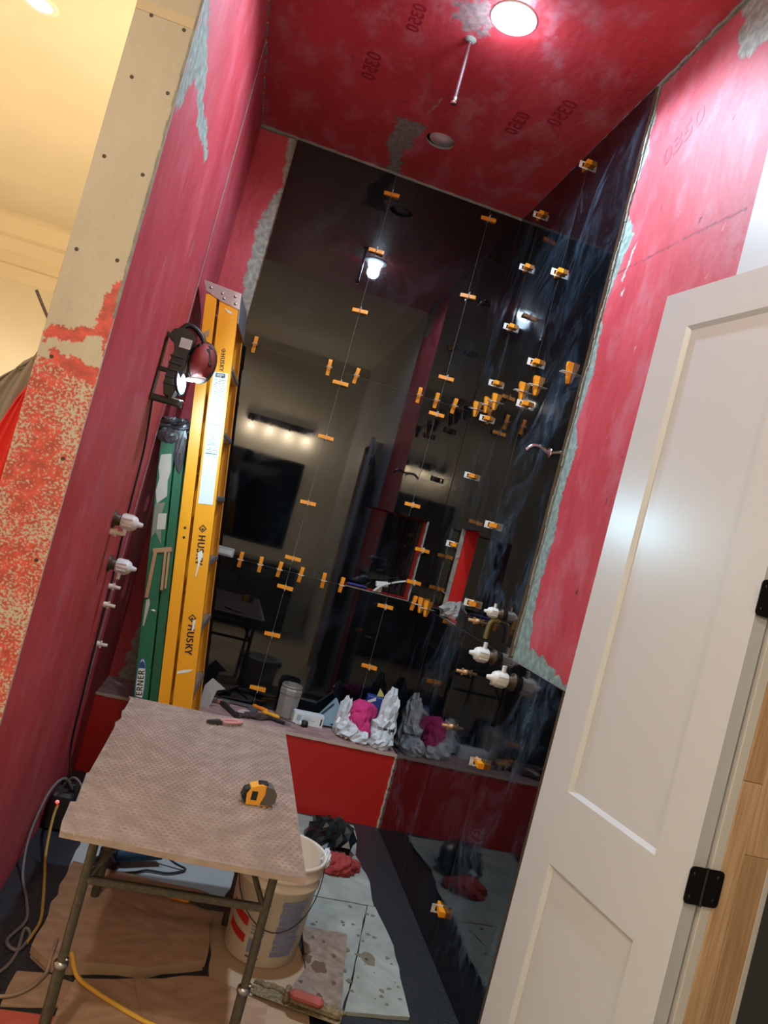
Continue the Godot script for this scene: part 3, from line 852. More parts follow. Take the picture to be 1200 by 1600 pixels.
func fixed_things() -> void:
	# the shower's own lamp
	var at := Vector3(0.529, H, 1.565)
	var t := thing("shower_lamp", "bright round recessed lamp in the red shower ceiling", "lamp", at)
	var st := tool()
	lathe(st, [Vector2(0.066, -0.004), Vector2(0.086, -0.008), Vector2(0.095, -0.004), Vector2(0.096, 0)], 44)
	obj(st, "trim_ring", mat("lamp_trim_white", rgb(226, 228, 230), 0.4), t)
	st = tool()
	lathe(st, [Vector2(0, -0.016), Vector2(0.04, -0.014), Vector2(0.062, -0.008), Vector2(0.068, -0.003)], 44)
	obj(st, "lens", glow("cool_lens", Color(0.82, 0.93, 1.0), 14.0), t)
	spot(at + Vector3(0, -0.022, 0), Vector3(at.x, 0, at.z), Color(0.80, 0.90, 1.0), 6.5, 0.05, 86.0)
	omni(at + Vector3(0, -0.09, 0), Color(0.80, 0.90, 1.0), 0.18, 0.05)
	# chrome pipe for the rain head
	t = thing("ceiling_shower_arm", "chrome shower pipe dropping from the red ceiling", "pipe", Vector3(0.412, H, 1.352))
	st = tool()
	lathe(st, [Vector2(0.010, 0), Vector2(0.010, -0.255), Vector2(0.0135, -0.258), Vector2(0.0135, -0.285), Vector2(0.008, -0.288), Vector2(0, -0.286)], 20)
	obj(st, "pipe", mats.chrome, t)
	st = tool()
	lathe(st, [Vector2(0.011, -0.012), Vector2(0.020, -0.008), Vector2(0.026, 0)], 20)
	obj(st, "collar", mats.mortar, t)
	# bench along the back wall
	t = thing("shower_bench", "red-coated bench built in along the black back wall", "bench", Vector3(0.37, 0, 0.2))
	st = tool()
	box(st, Vector3(XL + 0.001, 0.0, 0.001), Vector3(XR - TILE - 0.003, 0.408, 0.374))
	wobj(st, "front", painted(1.6, 0.4, 0.02, rgb(168, 26, 22), rgb(190, 40, 32), 0.42, [], 171), t)
	st = tool()
	box(st, Vector3(XL + 0.001, 0.408, TILE + 0.001), Vector3(XR - TILE - 0.003, 0.416, 0.380), 0.003)
	wobj(st, "top", mats.bench_top, t)
	st = tool()
	for k in 20: box(st, Vector3(XR - TILE - 0.010 - 0.002 * sin(k * 1.7), k * 0.0208, 0.37), Vector3(XR - TILE - 0.001, (k + 1) * 0.0208, 0.383 + 0.003 * sin(k * 2.4)))
	for k in 40: box(st, Vector3(XL + k * 0.041, 0.402 - 0.002 * absf(sin(k * 1.3)), 0.374), Vector3(XL + (k + 1) * 0.041 - 0.0005, 0.4155, 0.3815 + 0.001 * sin(k * 1.9)))
	wobj(st, "mortar_bead", mat("pale_bead", rgb(186, 168, 152), 0.9), t)
	# low curb at the entrance
	t = thing("shower_curb", "red-coated curb on the floor at the lower left corner", "curb", Vector3(0.37, 0, 2.28))
	st = tool()
	box(st, Vector3(XL + 0.002, 0, 2.185), Vector3(-0.02, 0.02, 2.40), 0.004)
	wobj(st, "sill", grained("curb_red", rgb(204, 104, 84), rgb(186, 84, 66), 0.7, 6.0, Vector3.ONE * 2.0, 61), t)
	# rough-in plumbing: white test plugs on the valves, brass stubs for the body jets
	var big := [[0, 1.365, 1.354, "upper white valve plug on the red left wall"], [0, 1.168, 1.164, "lower white valve plug on the red left wall"],
		[1, 1.193, 1.40, "white valve plug on the black right wall just under the joint, the one further back"], [1, 1.150, 1.66, "white valve plug on the black right wall nearest the tile edge"], [1, 1.375, 1.36, "white valve plug on the black right wall above the joint"]]
	for q in big:
		var right: bool = q[0] == 1
		var wx: float = XR - TILE if right else XL
		t = thing("valve_plug", q[3], "valve", Vector3(wx, q[1], q[2]), "plugged shower valves")
		t.rotation = Vector3(0, 0, PI / 2 if right else -PI / 2)   # own y points out of the wall
		var s := 1.0 if q[1] < 1.3 or not right else 0.72
		st = tool()
		lathe(st, [Vector2(0.036 * s, 0), Vector2(0.036 * s, 0.006), Vector2(0.024 * s, 0.012), Vector2(0.021 * s, 0.03 * s), Vector2(0.021 * s, 0.034 * s)], 24)
		obj(st, "sleeve", mat("dark_brass", rgb(70, 58, 44), 0.5, 0.6), t)
		st = tool()
		lathe(st, [Vector2(0.027 * s, 0.03 * s), Vector2(0.029 * s, 0.034 * s), Vector2(0.029 * s, 0.078 * s), Vector2(0.024 * s, 0.088 * s), Vector2(0.012 * s, 0.094 * s), Vector2(0.008 * s, 0.112 * s), Vector2(0, 0.114 * s)], 24)
		var cap := obj(st, "cap", mats.white_plastic, t)
		for k in 6:
			st = tool()
			box(st, Vector3(0.027 * s, 0.036 * s, -0.004 * s), Vector3(0.032 * s, 0.074 * s, 0.004 * s), 0.001, Transform3D(Basis(Vector3.UP, TAU * k / 6.0)))
			obj(st, "grip_rib", mats.white_plastic, cap)
		st = tool()
		tube(st, [Vector3(0.02 * s, 0.05 * s, 0.0), Vector3(0.055 * s, 0.05 * s, 0)], 0.009 * s, 10)
		obj(st, "side_stub", mats.white_plastic, t)
	var small := [[0, 1.315, 1.36, "small pale pipe stub just below the upper white valve plug"], [0, 1.05, 0.983, "small pale pipe stub under the lower white valve plug on the left wall"], [0, 0.968, 0.99, "smallest pale pipe stub beside the black cord on the left wall"], [0, 0.77, 0.881, "lowest pale pipe stub on the red left wall"],
		[1, 1.30, 1.10, "small brass pipe stub on the right wall just above the lower joint"], [1, 1.062, 1.12, "small brass pipe stub on the right wall just below the lower joint"], [1, 0.805, 1.12, "lowest small brass pipe stub on the black right wall"]]
	for q in small:
		var right: bool = q[0] == 1
		t = thing("pipe_stub", q[3], "pipe", Vector3(XR - TILE if right else XL, q[1], q[2]), "small pipe stubs in the shower walls")
		t.rotation = Vector3(0, 0, PI / 2 if right else -PI / 2)
		st = tool()
		lathe(st, [Vector2(0.013, 0), Vector2(0.013, 0.018), Vector2(0.008, 0.02), Vector2(0.008, 0.05), Vector2(0, 0.051)], 14)
		obj(st, "nipple", mat("brass", rgb(178, 140, 100), 0.4, 0.5) if right else mat("pale_stub", rgb(208, 190, 172), 0.5), t)
		st = tool()
		box(st, Vector3(-0.016, 0.016, -0.006), Vector3(0.016, 0.026, 0.006), 0.002)
		obj(st, "wing", mats.brass if right else mats.pale_stub, t)
	# brass drop pipe under the upper valve on the right
	t = thing("drop_ell", "short olive brass elbow hanging below the upper right valve plug", "pipe", Vector3(XR - TILE, 1.345, 1.36))
	st = tool()
	tube(st, smooth_path([Vector3(0, 0, 0), Vector3(-0.03, -0.004, 0), Vector3(-0.042, -0.03, 0), Vector3(-0.044, -0.085, 0)], 4), 0.012, 12)
	obj(st, "elbow", mat("olive_brass", rgb(112, 98, 60), 0.45, 0.4), t)
	# bent chrome pipe end on the right wall
	t = thing("shower_outlet", "bent chrome outlet pipe poking from the hazy right wall", "pipe", Vector3(XR - TILE, 2.10, 1.42))
	st = tool()
	tube(st, smooth_path([Vector3(0, -0.004, 0), Vector3(-0.045, 0.010, 0), Vector3(-0.08, 0.004, 0), Vector3(-0.105, -0.022, 0)], 5), 0.0095, 12)
	obj(st, "pipe", mats.chrome, t)
	st = tool()
	lathe(st, [Vector2(0.022, 0), Vector2(0.02, 0.004), Vector2(0.0095, 0.008)], 20, Transform3D(Basis(Vector3.DOWN, Vector3.LEFT, Vector3.BACK), Vector3(0, -0.004, 0)))
	obj(st, "collar", mats.chrome, t)
	# things lying in the two niches
	var ny := ROW1 + 0.010
	t = thing("plastic_strip", "curved white plastic strip lying in the back wall niche", "strip", Vector3(0.95, ny, 0.0))
	st = tool()
	var path := smooth_path([Vector3(-0.06, 0.002, 0.03), Vector3(-0.02, 0.04, 0.01), Vector3(0.05, 0.075, -0.01), Vector3(0.13, 0.105, -0.02)], 5)
	for k in path.size() - 1:
		var d: Vector3 = path[k + 1] - path[k]
		var b := Basis(d.normalized(), Vector3.BACK.cross(d.normalized()), Vector3.BACK).orthonormalized()
		box(st, Vector3(0, -0.004, -0.011), Vector3(d.length() + 0.001, 0.004, 0.011), 0.001, Transform3D(b, path[k]))
	obj(st, "strip", mats.white_plastic, t)
	t = thing("plastic_block", "small white plastic block on a strip in the back niche", "block", Vector3(0.935, ny, -0.02))
	st = tool()
	box(st, Vector3(-0.07, 0, -0.012), Vector3(0.0, 0.012, 0.012), 0.002, Transform3D(Basis(Vector3.BACK, 0.5)))
	obj(st, "strip", mats.white_plastic, t)
	st = tool()
	box(st, Vector3(-0.03, 0.0, -0.018), Vector3(0.045, 0.03, 0.018), 0.003, Transform3D(Basis(Vector3.BACK, 0.18), Vector3(0, 0.035, 0)))
	obj(st, "block", mats.white_plastic, t)
	st = tool()
	box(st, Vector3(-0.012, 0, -0.008), Vector3(0.012, 0.04, 0.008), 0.002)
	obj(st, "foot", mats.white_plastic, t)
	t = thing("blue_marker", "dark blue marker lying at the left of the back niche", "marker", Vector3(0.79, ny + 0.009, 0.004))
	st = tool()
	tube(st, [Vector3(-0.06, 0, 0), Vector3(0.025, 0, 0.0)], 0.008, 12)
	obj(st, "barrel", mat("marker_blue", rgb(28, 40, 110), 0.4), t)
	st = tool()
	tube(st, [Vector3(0.025, 0, 0), Vector3(0.06, 0, 0)], 0.009, 12)
	obj(st, "cap", mat("marker_cap", rgb(18, 26, 80), 0.35), t)
	t = thing("mortar_rag", "crumpled grey rag stuffed in the right wall niche", "rag", Vector3(XR + 0.02, ny, 0.55))
	st = tool()
	lump(st, Vector3(0.018, 0.03, -0.01), Vector3(0.058, 0.05, 0.062), 0.6, 1.4, 17, 22, 0.0, 0.0, true)
	obj(st, "folds", mat("rag_grey", rgb(140, 140, 136), 0.6), t)

var wedge_proto: Node3D
func wedge(at: Vector3, normal: Vector3, along: Vector3, label: String, group: String) -> void:
	var o: Node3D
	if wedge_proto == null:
		o = thing("tile_wedge", label, "tile wedge", Vector3.ZERO, group)
		# own z points out of the wall, own x along the wedge, own y along the joint
		var st := tool()
		var hw := 0.0105
		var prof := [Vector2(-0.046, 0.0004), Vector2(0.046, 0.0004), Vector2(0.046, 0.026), Vector2(0.034, 0.026), Vector2(-0.046, 0.008)]
		prism(st, prof, 2 * hw, Transform3D(Basis(Vector3.RIGHT, Vector3.BACK, Vector3.DOWN), Vector3(0, hw, 0)))
		obj(st, "wedge_body", mats.orange_plastic, o)
		st = tool()
		for k in 8: box(st, Vector3(-0.038 + k * 0.009, -hw * 0.7, 0.0104 + k * 0.00203), Vector3(-0.0345 + k * 0.009, hw * 0.7, 0.0128 + k * 0.00203))
		obj(st, "teeth", mats.orange_plastic, o)
		st = tool()
		var w := 0.017
		box(st, Vector3(-0.0012, -w, 0.0), Vector3(0.0012, -hw - 0.0006, 0.046))
		box(st, Vector3(-0.0012, hw + 0.0006, 0.0), Vector3(0.0012, w, 0.046))
		box(st, Vector3(-0.0012, -w, 0.030), Vector3(0.0012, w, 0.046), 0.0008)
		obj(st, "clip", mat("clip_white", rgb(222, 220, 212), 0.35), o)
		wedge_proto = o
	else:
		o = wedge_proto.duplicate()
		o.name = numbered("tile_wedge")
		add_child(o)
		tag(o, label, "tile wedge", group)
	o.transform = Transform3D(Basis(along, normal.cross(along), normal), at)

func wedges() -> void:
	var F := Vector3.BACK
	var L := Vector3.LEFT
	var k := 0
	# back wall, joint nearer the ladder
	for y in [3.547, 3.194, 2.822, 2.377, 2.044, 1.645, 1.308, 1.132, 0.848, 0.524]:
		wedge(Vector3(C1, y, TILE), F, Vector3.RIGHT.rotated(F, -0.03 * sin(k * 2.1)), "orange wedge on the back wall's left upright joint, %s from the ceiling" % ORD[k], "wedges on the back wall's left joint")
		k += 1
	k = 0
	for y in [3.606, 3.114, 2.594, 2.366, 1.797, 1.165, 0.793]:
		wedge(Vector3(C2, y, TILE), F, Vector3.RIGHT.rotated(F, 0.03 * sin(k * 1.7)), "orange wedge on the back wall's right upright joint, %s from the ceiling" % ORD[k], "wedges on the back wall's right joint")
		k += 1
	k = 0
	for x in [-0.16, 0.286, 0.454, 0.85, 0.961, 1.078]:
		wedge(Vector3(x, ROW2, TILE), F, Vector3.UP.rotated(F, 0.06 * sin(k * 2.3)), "upright orange wedge on the back wall's upper level joint, %s from the left" % ORD[k], "wedges on the back wall's upper joint")
		k += 1
	k = 0
	for x in [0.085, 0.202, 0.316, 0.444, 0.582, 0.694, 1.150]:
		wedge(Vector3(x, ROW1, TILE), F, Vector3.UP.rotated(F, 0.05 * sin(k * 1.9)), "upright orange wedge on the back wall's lower level joint, %s from the left" % ORD[k], "wedges on the back wall's lower joint")
		k += 1
	k = 0
	for y in [1.549, 1.348]:
		wedge(Vector3(1.118, y, TILE), F, Vector3.LEFT, "orange wedge at the right edge of the back wall niche, the %s one" % ["upper", "lower"][k], "wedges at the niche")
		k += 1
	# right wall
	var x := XR - TILE
	k = 0
	for y in [3.554, 3.242, 2.892, 2.561, 2.356, 2.022, 1.626]:
		wedge(Vector3(x, y, ZA), L, Vector3.BACK, "orange wedge on the right wall's upright joint nearest the corner, %s from the ceiling" % ORD[k], "wedges on the right wall's inner joint")
		k += 1
	k = 0
	for y in [3.589, 3.036, 2.578, 2.367, 1.757, 1.368]:
		wedge(Vector3(x, y, ZB), L, Vector3.BACK, "orange wedge on the right wall's outer upright joint, %s from the ceiling" % ORD[k], "wedges on the right wall's outer joint")
		k += 1
	k = 0
	for y in [1.120, 0.787, 0.185]:
		wedge(Vector3(x, y, ZT), L, Vector3.BACK, "orange wedge low on the right wall beside the white door, %s from the top" % ORD[k], "wedges low on the right wall")
		k += 1
	k = 0
	for z in [0.13, 0.33, 0.47, 0.878, 1.064, 1.429]:
		wedge(Vector3(x, ROW2, z), L, Vector3.UP, "tapered orange wedge on the right wall's upper level joint, %s from the corner" % ORD[k], "wedges on the right wall's upper joint")
		k += 1
	k = 0
	for z in [0.06, 0.20]:
		wedge(Vector3(x, ROW1, z), L, Vector3.UP, "orange wedge on the right wall's lower level joint, %s from the corner" % ORD[k], "wedges on the right wall's lower joint")
		k += 1
	var t := thing("spacer_block", "small pale grey block on the lower joint beside the yellow ladder", "block", Vector3(-0.01, ROW1 + 0.02, TILE))
	var st := tool()
	box(st, Vector3(-0.05, -0.022, 0), Vector3(0.05, 0.03, 0.035), 0.005)
	obj(st, "block", mat("grey_block", rgb(150, 152, 154), 0.5), t)
	st = tool()
	box(st, Vector3(-0.04, -0.010, 0.035), Vector3(0.04, 0.018, 0.038), 0.002)
	obj(st, "label", mat("pale_label", rgb(186, 188, 188), 0.6), t)

func channel(st: SurfaceTool, x0: float, x1: float, y0: float, y1: float, zn: float, dir: float) -> void:
	# a C rail: web at zn, flanges turned inwards by dir
	var f := 0.028 * dir
	var t := 0.004 * dir
	box(st, Vector3(x0, y0, min(zn, zn + t)), Vector3(x1, y1, max(zn, zn + t)), 0.0012)
	for q in [[x0, x0 + 0.004], [x1 - 0.004, x1]]:
		box(st, Vector3(q[0], y0, min(zn + t, zn + f)), Vector3(q[1], y1, max(zn + t, zn + f)), 0.001)

func patch(parent: Node3D, called: String, m: Material, poly: Array, z := 0.0012) -> void:
	var st := tool()
	prism(st, V2(poly), 0.0009, Transform3D(Basis(), Vector3(0, 0, z - 0.001)))
	obj(st, called, m, parent)

func ladders() -> void:
	var down := Basis(Vector3.DOWN, Vector3.RIGHT, Vector3.BACK)
	var ink: Material = mats.print_black
	var pale := mat("paint_smear", rgb(214, 212, 204), 0.8)
	# yellow stepladder, folded, leaning on the left wall
	var t := thing("stepladder", "tall yellow folded stepladder with metal cap leaning on the red wall", "ladder", Vector3(-0.04, 0.0, 0.84), "folded stepladders")
	t.rotation = Vector3(0, deg_to_rad(-4.0), 0.1495)
	t.rotation_order = EULER_ORDER_ZYX
	var W := 0.41
	for s in 2:
		var zn := 0.0 if s == 0 else -W
		var dir := -1.0 if s == 0 else 1.0
		var st := tool()
		channel(st, 0.0, 0.052, 0.02, 2.48, zn, dir)
		obj(st, "rear_rail", mats.ladder_yellow, t)
		st = tool()
		channel(st, 0.066, 0.156, 0.0, 2.46, zn, dir)
		var fr := obj(st, "front_rail", mats.ladder_yellow, t)
		if s == 0:
			# long warning label, maker's mark three times, paint spots
			var im := Image.create(48, 384, false, Image.FORMAT_RGB8)
			im.fill(rgb(206, 212, 210))
			var rng := RandomNumberGenerator.new()
			rng.seed = 5
			for k in 46:
				var y := 20 + k * 5
				if y > 250 and y < 262: continue
				if y < 262:
					var x := 6
					while x < 40:
						var l := rng.randi_range(1, 4)
						if rng.randf() < 0.7: im.fill_rect(Rect2i(x, y, l, 2), rgb(70, 74, 76))
						x += l + 1
			im.fill_rect(Rect2i(8, 2, 32, 12), rgb(60, 64, 66))
			im.fill_rect(Rect2i(12, 5, 24, 2), rgb(190, 190, 186))
			im.fill_rect(Rect2i(12, 9, 18, 2), rgb(190, 190, 186))
			for y in [150, 236]: im.fill_rect(Rect2i(4, y, 40, 2), rgb(40, 42, 44))
			var lm := StandardMaterial3D.new()
			lm.albedo_texture = ImageTexture.create_from_image(im)
			lm.roughness = 0.4
			st = tool()
			cells(st, Vector3(0.076, 1.50, 0.0015), Vector3.RIGHT, Vector3.UP, 0.068, 0.62, [], Vector3.BACK)
			rim_faces(st, Vector3(0.076, 1.50, 0.0015), Vector3.RIGHT, Vector3.UP, Rect2(0, 0, 0.068, 0.62), Vector3(0, 0, -0.0013), false)
			obj(st, "warning_label", lm, fr)
			for q in [[2.17, 2.225, 0.6], [1.285, 1.385, 1.0], [0.865, 0.965, 1.0]]:
				lettering("HUSKY", 0.034 * q[2], ink, fr, Transform3D(down, Vector3(0.111, q[0], 0.0006)))
				var d: float = 0.019 * q[2]
				st = tool()
				for k in 4:
					var a := Vector2(0, d).rotated(k * PI / 2)
					var b := Vector2(0, d).rotated((k + 1) * PI / 2)
					prism(st, [a, b, b * 0.68, a * 0.68], 0.001, Transform3D(Basis(), Vector3(0.111, q[1], 0.0002)))
				prism(st, [Vector2(-d * 0.4, -d * 0.1), Vector2(0, -d * 0.5), Vector2(d * 0.4, -d * 0.1), Vector2(0, d * 0.1)], 0.001, Transform3D(Basis(), Vector3(0.111, q[1], 0.0002)))
				obj(st, "maker_mark", ink, fr)
			patch(fr, "paint_spot", pale, [[0.10, 1.27], [0.118, 1.285], [0.128, 1.26], [0.118, 1.235], [0.106, 1.16], [0.101, 1.155], [0.108, 1.225]], 0.0024)
			patch(fr, "paint_spot", pale, [[0.07, 0.70], [0.12, 0.712], [0.145, 0.728], [0.1, 0.722], [0.072, 0.712]])
			patch(fr, "paint_spot", pale, [[0.092, 2.425], [0.125, 2.41], [0.133, 2.40], [0.11, 2.405]])
			patch(fr, "paint_spot", pale, [[0.115, 0.955], [0.128, 0.96], [0.125, 0.915], [0.115, 0.90]], 0.0024)
			patch(t, "paint_spot", pale, [[0.0, 2.236], [0.045, 2.24], [0.048, 2.222], [0.02, 2.218]])
			patch(t, "paint_spot", mat("grey_smear", rgb(150, 132, 96), 0.8), [[0.012, 2.30], [0.034, 2.315], [0.038, 2.285], [0.02, 2.275]])
			for q in [[0.03, 1.38], [0.03, 1.335], [0.12, 2.1]]:
				st = tool()
				lathe(st, [Vector2(0, 0.003), Vector2(0.004, 0.0028), Vector2(0.0065, 0)], 12, Transform3D(Basis(Vector3.RIGHT, Vector3.BACK, Vector3.DOWN), Vector3(q[0], q[1], 0)))
				obj(st, "rivet", mats.print_black, t)
	for k in 7:
		var st := tool()
		box(st, Vector3(0.070, 0.30 + k * 0.305, -W + 0.005), Vector3(0.160, 0.326 + k * 0.305, -0.005), 0.004)
		obj(st, "step", mats.aluminium, t)
		if k % 2 == 0:
			st = tool()
			box(st, Vector3(0.012, 0.42 + k * 0.305, -W + 0.005), Vector3(0.036, 0.432 + k * 0.305, -0.005), 0.002)
			obj(st, "rear_brace", mats.aluminium, t)
		# brackets by each step, white with old paint
		st = tool()
		box(st, Vector3(0.152, 0.27 + k * 0.305, -0.05), Vector3(0.1575, 0.35 + k * 0.305, -0.028), 0.001)
		obj(st, "step_bracket", mats.aluminium, t)
	var st := tool()
	var capp := [Vector2(-0.014, 2.542), Vector2(0.164, 2.502), Vector2(0.161, 2.425), Vector2(0.07, 2.455), Vector2(0.0, 2.494)]
	for zz in [0.0005, -W - 0.0025]: prism(st, capp, 0.002, Transform3D(Basis(), Vector3(0, 0, zz)))
	box(st, Vector3(-0.0045, 0, -W), Vector3(0.178, 0.004, 0.002), 0.001, Transform3D(Basis(Vector3.BACK, -0.2213), Vector3(-0.010, 2.537, 0)))
	box(st, Vector3(0.159, 2.36, -W), Vector3(0.163, 2.50, -0.003), 0.001)
	var cap := obj(st, "top_cap", mats.aluminium, t)
	for q in [[0.02, 2.51], [0.075, 2.49], [0.085, 2.468], [0.135, 2.484], [0.14, 2.45]]:
		st = tool()
		lathe(st, [Vector2(0, 0.004), Vector2(0.0045, 0.003), Vector2(0.007, 0)], 12, Transform3D(Basis(Vector3.RIGHT, Vector3.BACK, Vector3.DOWN), Vector3(q[0], q[1], 0.0024)))
		obj(st, "rivet", mats.steel, cap)
	for q in [[0.0, 0.052, 0.016], [0.066, 0.156, 0.0]]:
		for zz: float in [0.0, -W + 0.0]:
			st = tool()
			box(st, Vector3(q[0] - 0.004, q[2] + 0.0 - 0.004, zz - (0.03 if zz == 0.0 else -0.0)), Vector3(q[1] + 0.004, q[2] + 0.05, zz + (0.003 if zz == 0.0 else 0.03)), 0.004)
			obj(st, "foot", mats.black_rubber, t)

	# green stepladder between it and the wall
	t = thing("stepladder", "shorter green folded stepladder with torn stickers behind the yellow one", "ladder", Vector3(-0.152, 0.0, 0.80), "folded stepladders")
	t.rotation.z = 0.158
	W = 0.38
	for s in 2:
		var zn := 0.0 if s == 0 else -W
		var dir := -1.0 if s == 0 else 1.0
		st = tool()
		channel(st, 0.0, 0.066, 0.012, 1.82, zn, dir)
		var fr := obj(st, "front_rail", mats.ladder_green, t)
		st = tool()
		channel(st, 0.073, 0.112, 0.0, 1.82, zn - 0.004 * dir * -1.0, dir)
		obj(st, "rear_rail", mats.ladder_green, t)
		if s == 0:
			var torn := mat("torn_paper", rgb(176, 166, 152), 0.9)
			patch(fr, "torn_sticker", torn, [[0.008, 1.69], [0.056, 1.70], [0.06, 1.62], [0.05, 1.57], [0.055, 1.50], [0.012, 1.46], [0.002, 1.52], [0.012, 1.58], [0.004, 1.63]])
			patch(fr, "torn_sticker", mat("torn_paper_dark", rgb(120, 116, 96), 0.9), [[0.006, 1.46], [0.05, 1.47], [0.04, 1.42], [0.045, 1.33], [0.052, 1.27], [0.02, 1.33], [0.004, 1.30]])
			patch(fr, "torn_sticker", torn, [[0.024, 1.415], [0.062, 1.42], [0.062, 1.345], [0.024, 1.34]], 0.002)
			patch(fr, "torn_sticker", torn, [[0.012, 1.01], [0.026, 1.015], [0.03, 0.99], [0.022, 0.94], [0.014, 0.89], [0.008, 0.885], [0.01, 0.95]])
			patch(fr, "paint_spot", pale, [[0.036, 0.965], [0.05, 0.968], [0.062, 0.96], [0.05, 0.958]])
			# oval maker's sticker
			var ov := []
			for k in 28: ov.append([0.025 + 0.021 * cos(TAU * k / 28), 0.622 + 0.115 * sin(TAU * k / 28)])
			patch(fr, "maker_sticker", mat("sticker_rim", rgb(70, 110, 170), 0.5), ov)
			patch(fr, "maker_sticker", mat("sticker_white", rgb(206, 204, 190), 0.5), ov.map(func(q): return [0.025 + (q[0] - 0.025) * 0.84, 0.622 + (q[1] - 0.622) * 0.95]), 0.0018)
			patch(fr, "maker_sticker", mat("sticker_blue", rgb(30, 60, 112), 0.5), [[0.010, 0.690], [0.040, 0.690], [0.034, 0.715], [0.025, 0.727], [0.016, 0.715]], 0.0024)
			lettering("WERNER", 0.029, ink, fr, Transform3D(Basis(Vector3.UP, Vector3.LEFT, Vector3.BACK), Vector3(0.025, 0.602, 0.0014)))
	for k in 5:
		st = tool()
		box(st, Vector3(0.004, 0.30 + k * 0.305, -W + 0.005), Vector3(0.064, 0.326 + k * 0.305, -0.005), 0.004)
		obj(st, "step", mats.ladder_green, t)
	st = tool()
	box(st, Vector3(-0.004, 1.76, -W - 0.004), Vector3(0.116, 1.85, 0.004), 0.006)
	cap = obj(st, "top_cap", mat("cap_dark", rgb(58, 54, 54), 0.6), t)
	st = tool()
	lump(st, Vector3(0.055, 1.835, -0.03), Vector3(0.068, 0.028, 0.05), 0.7, 2.0, 3, 24, -1e9, 0.0, true)
	lump(st, Vector3(0.04, 1.795, 0.004), Vector3(0.045, 0.035, 0.010), 0.7, 2.0, 9, 20, -1e9, 0.0, true)
	lump(st, Vector3(0.090, 1.74, 0.006), Vector3(0.020, 0.085, 0.007), 0.7, 2.0, 12, 20, -1e9, 0.0, true)
	obj(st, "tape_wrap", mat("tape_grey", rgb(62, 58, 60), 0.3), cap)
	# tan spreader bars
	var tan := mat("spreader_tan", rgb(164, 120, 84), 0.55)
	for q in [[Vector3(0.018, 1.24, 0.006), Vector3(0.104, 1.255, 0.006), 0.011], [Vector3(0.030, 1.235, 0.009), Vector3(0.012, 1.02, 0.009), 0.008], [Vector3(0.075, 1.24, 0.009), Vector3(0.076, 1.06, 0.009), 0.006], [Vector3(0.092, 1.24, 0.012), Vector3(0.092, 1.07, 0.012), 0.005]]:
		var d: Vector3 = q[1] - q[0]
		st = tool()
		box(st, Vector3(-q[2], 0, -0.002), Vector3(q[2], d.length(), 0.002), 0.001, Transform3D(Basis(Vector3.BACK, atan2(-d.x, d.y)), q[0]))
		obj(st, "spreader_bar", tan, t)

